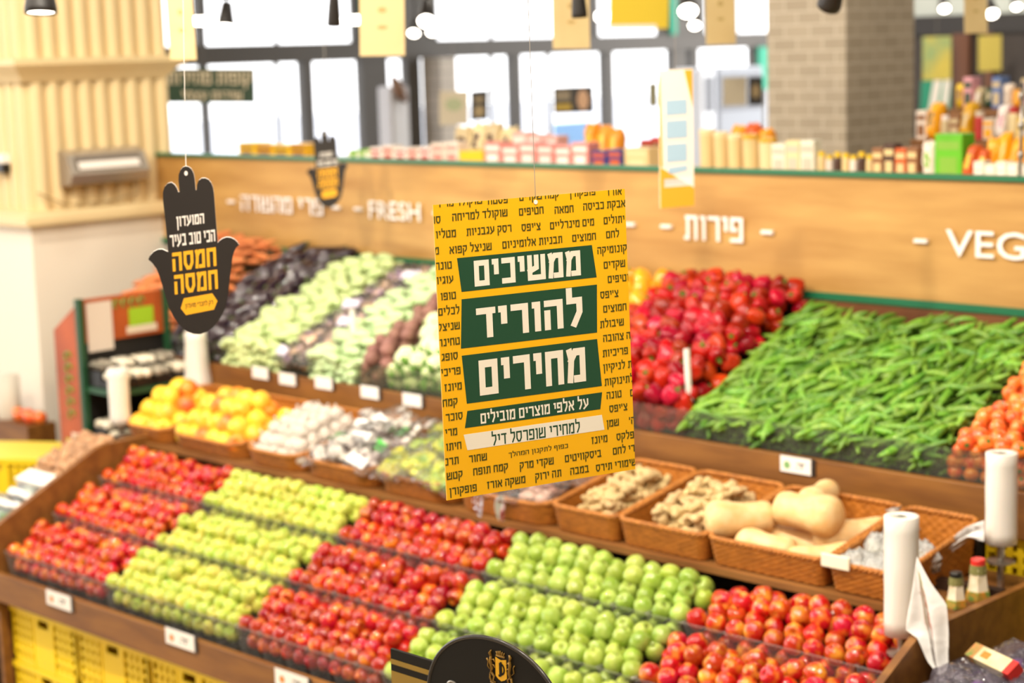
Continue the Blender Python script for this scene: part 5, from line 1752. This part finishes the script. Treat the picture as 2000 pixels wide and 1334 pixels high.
def spot_lamp(px, py, dep, r, ln, aim, label, lit=True):
    c = atd(px, py, dep)
    t = thing('spot_lamp', label, 'spot lamp', c, 'spot lamps under the ceiling')
    A_ = Vector(aim).normalized()
    q = A_.to_track_quat('-Z', 'Y').to_matrix().to_4x4()
    T_ = Matrix.Translation(c) @ q
    hs_ = MB().lathe([(r * 0.45, ln), (r * 0.6, ln * 0.95), (r * 0.8, ln * 0.5), (r, 0.02), (r, 0.0), (r * 0.9, 0.0), (r * 0.85, 0.012)], 20, T_).obj('housing', M_lamp, t, smooth=True)
    if lit:
        MB().lathe([(r * 0.86, 0.006), (r * 0.5, 0.004), (0.002, 0.004)], 20, T_).obj('lens', M_lens, hs_)
    b = c - A_ * ln * 0.7
    MB().tube([b, (b.x, b.y, b.z + 0.1), (b.x, b.y, 5.3)], r * 0.16, 8).obj('stem', M_lamp, t)


for a_ in ((80, 26, 7.0, .062, .16, (0.1, -0.1, -1), 'lit black spot lamp at the top left over the cream pillar', True),
           (446, -2, 8.0, .085, .12, (0, 0, -1), 'wide dark lamp at the top edge left of the first window bar', False),
           (441, 50, 11.5, .055, .15, (0.1, -0.2, -1), 'small lit spot lamp hanging before the upper window, left', True),
           (652, 50, 8.0, .03, .2, (-0.2, 0.1, -1), 'dark cone-shaped lamp pointing down before the upper window', False),
           (833, 43, 10.0, .055, .16, (0.55, -0.6, -0.7), 'largest lit spot lamp of the trio beside the second kraft card', True),
           (808, 66, 12.5, .045, .14, (0.5, -0.6, -0.7), 'lower left lit spot lamp of the trio beside the second kraft card', True),
           (844, 64, 12.7, .045, .14, (0.5, -0.6, -0.7), 'lower right lit spot lamp of the trio beside the second kraft card', True),
           (1132, 34, 7.8, .034, .2, (-0.05, 0.1, -1), 'dark bullet-shaped lamp pointing down between kraft card and banner', False),
           (1344, 23, 10.0, .06, .16, (0.55, -0.6, -0.7), 'bigger lit spot lamp right of the yellow banner', True),
           (1357, 51, 12.5, .046, .14, (0.5, -0.6, -0.7), 'smaller lit spot lamp right of the yellow banner', True),
           (1618, 13, 7.5, .05, .15, (-0.6, 0.3, -0.8), 'dark lamp tip at the top edge before the tiled column', False),
           (1845, 18, 14, .045, .16, (0.5, -0.6, -0.6), 'lit spot lamp left of the right-hand kraft card', True),
           (1938, 28, 13, .05, .16, (0.5, -0.6, -0.6), 'lit spot lamp right of the right-hand kraft card', True),
           (1986, 14, 14, .04, .16, (0.5, -0.6, -0.6), 'lit spot lamp in the top right corner', True)):
    spot_lamp(*a_)
for px, py, lab in ((401, 41, 'left'), (690, 39, 'middle'), (1183, 32, 'right')):
    c = atd(px, py, 13.5)
    t = thing('linear_lamp', 'short glowing tube lamp before the upper windows, %s one' % lab, 'tube lamp', c, 'tube lamps')
    MB().rbox((c.x - 0.02, c.y - 0.10, c.z - 0.03), (c.x + 0.02, c.y + 0.10, c.z + 0.03), 0.015).obj('tube', M_lens, t)
    MB().tube([(c.x, c.y, c.z + 0.028), (c.x, c.y, 5.3)], 0.008, 6).obj('stem', M_lamp, t)

# ================================================================== BLACK SHELF SIGN WITH A CREST
SY = 3.2
t = thing('arched_sign', 'black arched shelf sign with gold crest and gold side panel at the bottom edge', 'sign', (-3.28, SY, 0))
SFm = (Vector((0, SY, 0)), FX, FZ, -FY)
E0 = ony(962, 1247, SY)
cx, r_ = -3.27, 0.255
arc = []
zt = E0.z
for k in range(41):
    a = math.pi * (0.0 + k / 40)
    arc.append((cx + r_ * math.cos(a), zt - 0.215 + 0.215 * math.sin(a) ** 0.9))
arc += [(cx - r_, zt - 0.34), (cx + r_, zt - 0.34)]
M_sb = mat('sign_black', '#15120b', 0.5, spec=0.2)
apanel = MB().prism(arc, 0.0, 0.006, SFm).obj('arched_panel', M_sb, t)
MB().tube([Vector((p[0], SY - 0.004, p[1])) for p in arc[:41]], 0.006, 8).obj('rolled_edge', mat('sign_edge', '#2e2a24', 0.25), apanel, smooth=True)
b0, b1 = ony(760, 1266, SY), ony(860, 1300, SY)
zb_ = (b0.z + b1.z) / 2
spanel = MB().prism([(b0.x, zb_ - 0.3), (cx - 0.1, zb_ - 0.3), (cx - 0.1, zb_), (b0.x, zb_)], -0.014, -0.004, SFm).obj('side_panel', M_sb, t)
g = MB()
M_gold = mat('sign_gold', '#9a7a26', 0.4)
for z0, z1 in ((-0.3, -0.062), (-0.042, -0.028)):
    g.prism([(b0.x + 0.001, zb_ + z0), (cx - 0.12, zb_ + z0), (cx - 0.12, zb_ + z1), (b0.x + 0.001, zb_ + z1)], -0.0038, -0.003, SFm)
g.obj('gold_stripe', M_gold, spanel)
cc = ony(982, 1303, SY)
cxx, czz = cc.x, cc.z
k = 0.00114
poly = lambda pts: [(cxx + x * k, czz + y * k) for x, y in pts]
MB().prism(poly([(-17, 22), (0, 18), (17, 22), (18, -22), (10, -28), (0, -32), (-10, -28), (-18, -22)])[::-1], 0.006, 0.007, SFm).obj('shield', mat('crest_yellow', '#f0b51c', 0.4), apanel)
g = MB()
write(g, 'D', SFm, cxx + 4 * k, czz - 3 * k, w=18 * k, h=28 * k, bold=0.0008, lift=0.0078)
write(g, 'J', SFm, cxx - 2 * k, czz - 4 * k, w=12 * k, h=36 * k, bold=0.0008, lift=0.0079)
g.obj('monogram', M_sb, apanel)
g = MB()
for s in (-1, 1):                                          # two upright beasts holding the shield
    P3 = lambda x, y: Vector((cxx + s * x * k, SY - 0.0075, czz + y * k))
    g.tube([P3(30, 22), P3(31, 10), P3(27, -6), P3(32, -20)], [5 * k, 7 * k, 6 * k, 5 * k], 8, flat=(1, 0.3))
    g.tube([P3(30, 22), P3(33, 30), P3(29, 36)], [5 * k, 6 * k, 3 * k], 8, flat=(1, 0.3))
    g.tube([P3(31, 12), P3(23, 16), P3(18, 10)], [3 * k, 2.5 * k, 2 * k], 6, flat=(1, 0.4))
    g.tube([P3(29, 2), P3(22, 2), P3(18, -4)], [3 * k, 2.5 * k, 2 * k], 6, flat=(1, 0.4))
    g.tube([P3(30, -16), P3(22, -24), P3(26, -36), P3(18, -38)], [4 * k, 4 * k, 3 * k, 2 * k], 6, flat=(1, 0.4))
    g.tube([P3(33, -18), P3(35, -30), P3(30, -40), P3(24, -42)], [4 * k, 4 * k, 3 * k, 2 * k], 6, flat=(1, 0.4))
    g.tube([P3(35, -10), P3(42, -4), P3(40, 8), P3(44, 14)], [2 * k, 2 * k, 2 * k, 3 * k], 6, flat=(1, 0.4))
for x in (-11, -5.5, 0, 5.5, 11):
    g.tube([Vector((cxx + x * 0.8 * k, SY - 0.0075, czz + 26 * k)), Vector((cxx + x * 1.15 * k, SY - 0.0075, czz + (40 - abs(x) * 0.3) * k))], [2.6 * k, 2.2 * k], 6, flat=(1, 0.4))
g.tube([Vector((cxx - 13 * k, SY - 0.0075, czz + 27 * k)), Vector((cxx + 13 * k, SY - 0.0075, czz + 27 * k))], 2.4 * k, 6)
g.tube([Vector((cxx + x * k, SY - 0.0075, czz - (44 - 0.004 * x * x) * k)) for x in range(-34, 35, 4)], 2.2 * k, 6)
g.obj('crest', mat('crest_gold', '#a07a34', 0.4), apanel, smooth=True)
MB().tube([(cx, SY + 0.03, 0.02), (cx, SY + 0.03, zt - 0.05)], 0.014, 10).obj('post', M_lamp, t)
MB().lathe([(0.18, 0), (0.18, 0.01), (0.03, 0.03)], 24, Matrix.Translation((cx, SY + 0.03, 0))).obj('foot', M_lamp, t)
sw = ony(903, 1337, SY)
MB().tube([Vector((sw.x - 0.03 + 0.02 * math.cos(a), SY - 0.008, sw.z - 0.012 + 0.016 * math.sin(a))) for a in [0.4 + 0.3 * i for i in range(9)]], 0.003, 6).obj('silver_curl', M_steel, apanel)

# ================================================================== GOODS ON THE SHELVES BEHIND THE PANEL
GY, GZ = 7.6, 2.54
gx0, gx1 = ony(440, 300, GY).x, ony(2080, 320, GY).x
t = thing('shelf_unit', 'long shelf unit behind the oak panel with packed goods on its top', 'shelf unit', ((gx0 + gx1) / 2, GY, 0))
MB().box((gx0 - 0.2, 7.25, GZ - 0.04), (gx1 + 0.3, 8.1, GZ)).obj('top_board', mat('shelf_grey', '#cfc6b8', 0.5), t)
MB().box((gx0 - 0.2, 7.6, 0), (gx1 + 0.3, 7.7, GZ - 0.04)).obj('back_panel', mat('shelf_grey', '#cfc6b8', 0.5), t)
SEQ = {}


def item(kind, x, y, w, d, h, z, col, col2, where):
    r = random.Random(int(x * 1000) + int(y * 77))
    key = (kind, where)
    SEQ[key] = SEQ.get(key, 0) + 1
    nm = {'carton': 'food_carton', 'pouch': 'snack_pouch', 'tub': 'food_tub', 'jar': 'food_jar'}[kind]
    cname = COLNAME.get(col, 'coloured')
    lab = '%s %s %s, %s from left' % (cname, nm.replace('_', ' '), where, ORD[(SEQ[key] - 1) % 20])
    t = thing(nm, lab, kind, (x, y, z), 'goods %s' % where)
    m = mat('pack_' + col[1:], col, 0.35)
    m2 = mat('pack_' + col2[1:], col2, 0.4)
    if kind == 'carton':
        b_ = MB().rbox((x - w / 2, y, z), (x + w / 2, y + d, z + h), 0.004).obj('box', m, t)
        MB().box((x - w * 0.32, y - 0.002, z + h * 0.12), (x + w * 0.32, y, z + h * 0.5)).obj('printed_panel', m2, b_)
        MB().box((x - w * 0.4, y - 0.002, z + h * 0.66), (x + w * 0.4, y, z + h * 0.84)).obj('printed_band', m2, b_)
    elif kind == 'pouch':
        p = pillow(r.randint(0, 999), w / 2, h / 2, d / 2, 0.12)
        T_ = Matrix.Translation((x, y + d / 2, z + h / 2)) @ rot(math.pi / 2 - r.uniform(0, .25), r.uniform(-.15, .15), r.uniform(-.3, .3))
        p.v = [tuple(T_ @ Vector(q)) for q in p.v]
        p.obj('bag', m, t, smooth=True)
        g = MB().grid(lambda u, v: Vector(((u - .5) * w * 0.6, (v - .5) * h * 0.4, d * 0.53 * (1 - (2 * u - 1) ** 4 * .2))), 4, 4)
        g.v = [tuple(T_ @ Vector(q)) for q in g.v]
        g.obj('printed_panel', m2, t, smooth=True)
    elif kind == 'tub':
        MB().lathe([(w * 0.42, 0), (w * 0.46, h * 0.85), (w * 0.46, h * 0.9)], 18, Matrix.Translation((x, y + w / 2, z))).obj('tub', m, t, smooth=False)
        MB().lathe([(w * 0.49, h * 0.88), (w * 0.49, h * 0.97), (w * 0.4, h), (0.003, h)], 18, Matrix.Translation((x, y + w / 2, z))).obj('lid', m2, t)
    else:
        MB().lathe([(w * 0.4, 0), (w * 0.45, h * 0.05), (w * 0.45, h * 0.7), (w * 0.33, h * 0.82)], 14, Matrix.Translation((x, y + w / 2, z))).obj('jar', m, t, smooth=False)
        MB().lathe([(w * 0.36, h * 0.80), (w * 0.36, h), (0.003, h)], 14, Matrix.Translation((x, y + w / 2, z))).obj('lid', m2, t)


COLNAME = {'#e8bf1e': 'yellow', '#d9a31a': 'amber', '#7fae3a': 'green', '#efe3da': 'white', '#e6d6c6': 'pale', '#d98a80': 'pink-red', '#c9b48a': 'kraft-coloured', '#e3b0a6': 'pink', '#f09a28': 'orange', '#2a2f72': 'navy',
           '#d9bd86': 'beige', '#b52a24': 'red', '#e2cd9c': 'cream', '#ded9c4': 'off-white', '#8a5a34': 'brown', '#63b51e': 'bright green', '#c9581e': 'rust', '#f2a818': 'golden', '#c9b8a4': 'greyish', '#5a74a8': 'blue', '#2f4a34': 'dark green', '#4a2f22': 'dark brown', '#e0a0a8': 'rose'}
ROWS = [(466, 600, 282, 'carton', 4, ('#e8bf1e', '#d9a31a'), '#8a5a34', 0.0, 'on the shelf top left of the small hand sign'),
        (676, 722, 292, 'pouch', 3, ('#7fae3a',), '#efe3da', 0.0, 'just right of the small hand sign'),
        (722, 842, 288, 'carton', 5, ('#efe3da', '#e6d6c6'), '#b52a24', 0.0, 'on the shelf top left of the yellow pack'),
        (842, 896, 280, 'carton', 2, ('#e6d6c6',), '#d98a80', 0.02, 'beside the yellow pack'),
        (896, 944, 294, 'carton', 1, ('#e8bf1e',), '#e8bf1e', 0.0, 'lying at the left of the pink-red row'),
        (945, 1150, 281, 'carton', 6, ('#d98a80',), '#efe3da', 0.0, 'in the even row above the poster'),
        (884, 1000, 243, 'pouch', 4, ('#c9b48a', '#e2cd9c'), '#4a2f22', 0.3, 'standing behind the pink-red row'),
        (1000, 1090, 262, 'carton', 3, ('#e3b0a6',), '#efe3da', 0.3, 'behind the pink-red row'),
        (1138, 1206, 246, 'pouch', 3, ('#f09a28',), '#e8bf1e', 0.3, 'behind the navy cartons'),
        (1154, 1216, 292, 'carton', 2, ('#2a2f72',), '#c9581e', 0.0, 'at the right end of the pink-red row'),
        (1218, 1268, 286, 'carton', 1, ('#d9bd86',), '#e2cd9c', 0.0, 'left of the tall orange card'),
        (1250, 1292, 272, 'carton', 2, ('#b52a24',), '#8a5a34', 0.25, 'behind the tall orange card'),
        (1358, 1440, 258, 'tub', 3, ('#d9bd86',), '#e2cd9c', 0.0, 'right of the tall orange card'),
        (1440, 1504, 268, 'tub', 2, ('#d9bd86', '#e2cd9c'), '#d9a31a', 0.0, 'left of the column foot'),
        (1420, 1502, 246, 'pouch', 3, ('#f09a28', '#c9581e'), '#e2cd9c', 0.35, 'behind the beige tubs'),
        (1506, 1590, 276, 'carton', 3, ('#ded9c4', '#e2cd9c'), '#c9b8a4', 0.0, 'at the foot of the column'),
        (1592, 1702, 300, 'jar', 7, ('#d9bd86', '#e6d6c6', '#4a2f22'), '#e8bf1e', 0.0, 'before the tiled column'),
        (1702, 1792, 286, 'carton', 4, ('#8a5a34', '#4a2f22', '#c9581e'), '#d9bd86', 0.0, 'right of the column foot'),
        (1797, 1824, 276, 'pouch', 1, ('#e6d6c6',), '#7fae3a', 0.0, 'left of the bright green box'),
        (1824, 1880, 268, 'carton', 1, ('#63b51e',), '#7fae3a', 0.0, 'standing tall at the right'),
        (1880, 1924, 288, 'pouch', 2, ('#c9581e',), '#e8bf1e', 0.0, 'right of the bright green box'),
        (1922, 2012, 266, 'pouch', 4, ('#f2a818',), '#f09a28', 0.05, 'at the right edge above the oak panel'),
        (1900, 2010, 318, 'carton', 5, ('#ded9c4',), '#efe3da', -0.12, 'lying flat at the right edge')]
for (a, b, tp, kind, n, cols, c2, dy, where) in ROWS:
    for i in range(n):
        y = GY + dy
        xa, xb = ony(a + (b - a) * i / n, 315, y).x, ony(a + (b - a) * (i + 1) / n, 315, y).x
        zt_ = ony((a + b) / 2, tp, y).z
        h = max(0.05, zt_ - GZ) * (1 + 0.08 * math.sin(i * 2.3 + a))
        w = (xb - xa) * 0.95
        item(kind, (xa + xb) / 2, y, w, min(0.2, max(0.07, w * 0.8)) if dy < 0.2 else 0.1, h, GZ, cols[i % len(cols)], c2, where)
# second, higher stepped shelf at the right
for (y, z, px0, px1, lab) in ((8.75, 2.66, 1788, 2080, 'lower'), (9.35, 2.80, 1862, 2110, 'upper')):
    xa, xb = ony(px0, 250, y).x, ony(px1, 250, y).x
    t = thing('stepped_shelf', '%s stepped shelf of mixed goods right of the column' % lab, 'shelf unit', ((xa + xb) / 2, y, 0))
    MB().box((xa, y - 0.05, z - 0.04), (xb, y + 0.5, z)).obj('board', M_brown, t)
    MB().box((xa, y + 0.2, 0), (xb, y + 0.25, z - 0.04)).obj('back_panel', M_dark, t)
    cs = ['#e6d6c6', '#8a5a34', '#c9b8a4', '#e8bf1e', '#2f4a34', '#f2a818', '#d9a31a', '#efe3da', '#e0a0a8', '#5a74a8', '#c9b48a', '#b52a24', '#e2cd9c', '#c9b48a']
    n = 13
    for i in range(n):
        w = (xb - xa) / n
        kd = ('carton', 'pouch', 'jar')[i % 3] if lab == 'lower' else ('pouch', 'carton', 'pouch')[i % 3]
        item(kd, xa + (i + 0.5) * w, y, w * 0.95, 0.1, (0.155 if lab == 'lower' else 0.14) * (1 + 0.28 * math.sin(i * 1.9)), z, cs[(i * 5 + (3 if lab == 'upper' else 0)) % len(cs)], cs[(i * 3 + 1) % len(cs)], 'on the %s stepped shelf' % lab)
# slim steel pole at the right edge
pp = ony(1992, 330, 7.35)
t = thing('steel_pole', 'slim shiny steel pole rising at the right edge above the oak panel', 'pole', (pp.x, 7.35, GZ))
MB().tube([(pp.x, 7.35, GZ), (pp.x + 0.01, 7.35, 3.0)], 0.008, 10).obj('pole', M_steel, t, smooth=True)
for z in (2.66, 2.79, 2.92):
    MB().lathe([(0.008, 0), (0.014, 0.012), (0.014, 0.03), (0.008, 0.042)], 12, Matrix.Translation((pp.x + 0.004, 7.35, z))).obj('knob', M_steel, t, smooth=True)

# checkout furniture before the windows
t = thing('checkout_counter', 'grey checkout counter with a bluish screen seen between the window bars', 'counter', (-12.5, 13, 0))
ya, yb = onx(870, 250, -12.6).y, onx(1200, 250, -12.6).y
MB().rbox((-12.9, ya, 0), (-12.3, yb, 2.05), 0.02).obj('counter', mat('counter_grey', '#8d8880', 0.5), t)
p = onx(1120, 246, -12.55)
MB().rbox((-12.57, p.y - 0.28, 2.12), (-12.53, p.y + 0.28, 2.48), 0.01).obj('screen', mat('screen_blue', '#7fa8d8', 0.3, emit='#8fb8e8', estr=0.6), t)
MB().box((-12.62, p.y - 0.03, 2.05), (-12.57, p.y + 0.03, 2.2)).obj('screen_stand', M_lamp, t)
p = onx(960, 262, -12.55)
MB().rbox((-12.75, p.y - 0.5, 2.05), (-12.45, p.y + 0.3, 2.28), 0.03).obj('till', mat('till_grey', '#6f6a62', 0.5), t)
t = thing('kiosk', 'grey kiosk with a white screen between the dark window bars', 'kiosk', (-13.5, onx(785, 200, -13.5).y, 0))
q0, q1 = onx(764, 200, -13.5).y, onx(800, 200, -13.5).y
MB().rbox((-13.7, q0, 0), (-13.5, q1, 2.9), 0.02).obj('body', mat('kiosk_grey', '#b7b5b8', 0.4), t)
MB().box((-13.5, q0 + 0.03, 2.2), (-13.495, q1 - 0.03, 2.75)).obj('screen_face', mat('kiosk_white', '#e3e6ee', 0.4), t)
t = thing('hanging_ornament', 'curved brown wooden ornament hanging on the kiosk', 'ornament', (-13.45, onx(778, 165, -13.45).y, 2.6))
MB().tube([onx(766, 148, -13.47), onx(772, 160, -13.44), onx(780, 178, -13.44), onx(792, 196, -13.47)], [0.02, 0.05, 0.06, 0.03], 10).obj('handle', mat('handle_brown', '#7a5a44', 0.5), t, smooth=True)
for px0, px1, h, lab in ((1370, 1400, 2.95, 'white upright service machine left of the notices'), (1404, 1492, 2.95, 'wide grey service cabinet before the column')):
    y0_, y1_ = onx(px0, 200, -13.2).y, onx(px1, 200, -13.2).y
    t = thing('service_machine', lab, 'machine', (-13.2, (y0_ + y1_) / 2, 0))
    MB().rbox((-13.6, y0_, 0), (-13.2, y1_, h), 0.03).obj('housing', mat('machine_%d' % px0, '#d5d8e0' if px0 < 1400 else '#8f939c', 0.4), t)
    MB().box((-13.2, y0_ + 0.05, h - 0.5), (-13.195, y1_ - 0.05, h - 0.1)).obj('front_panel', mat('machine_panel', '#6b6d74', 0.3), t)

# ------------------------------------------------------------------ the sources that were only copied from
for o in PROTOS:
    for c in CHILDREN.get(o.name, ()):
        bpy.data.objects.remove(c)
    bpy.data.objects.remove(o)
bpy.context.view_layer.update()
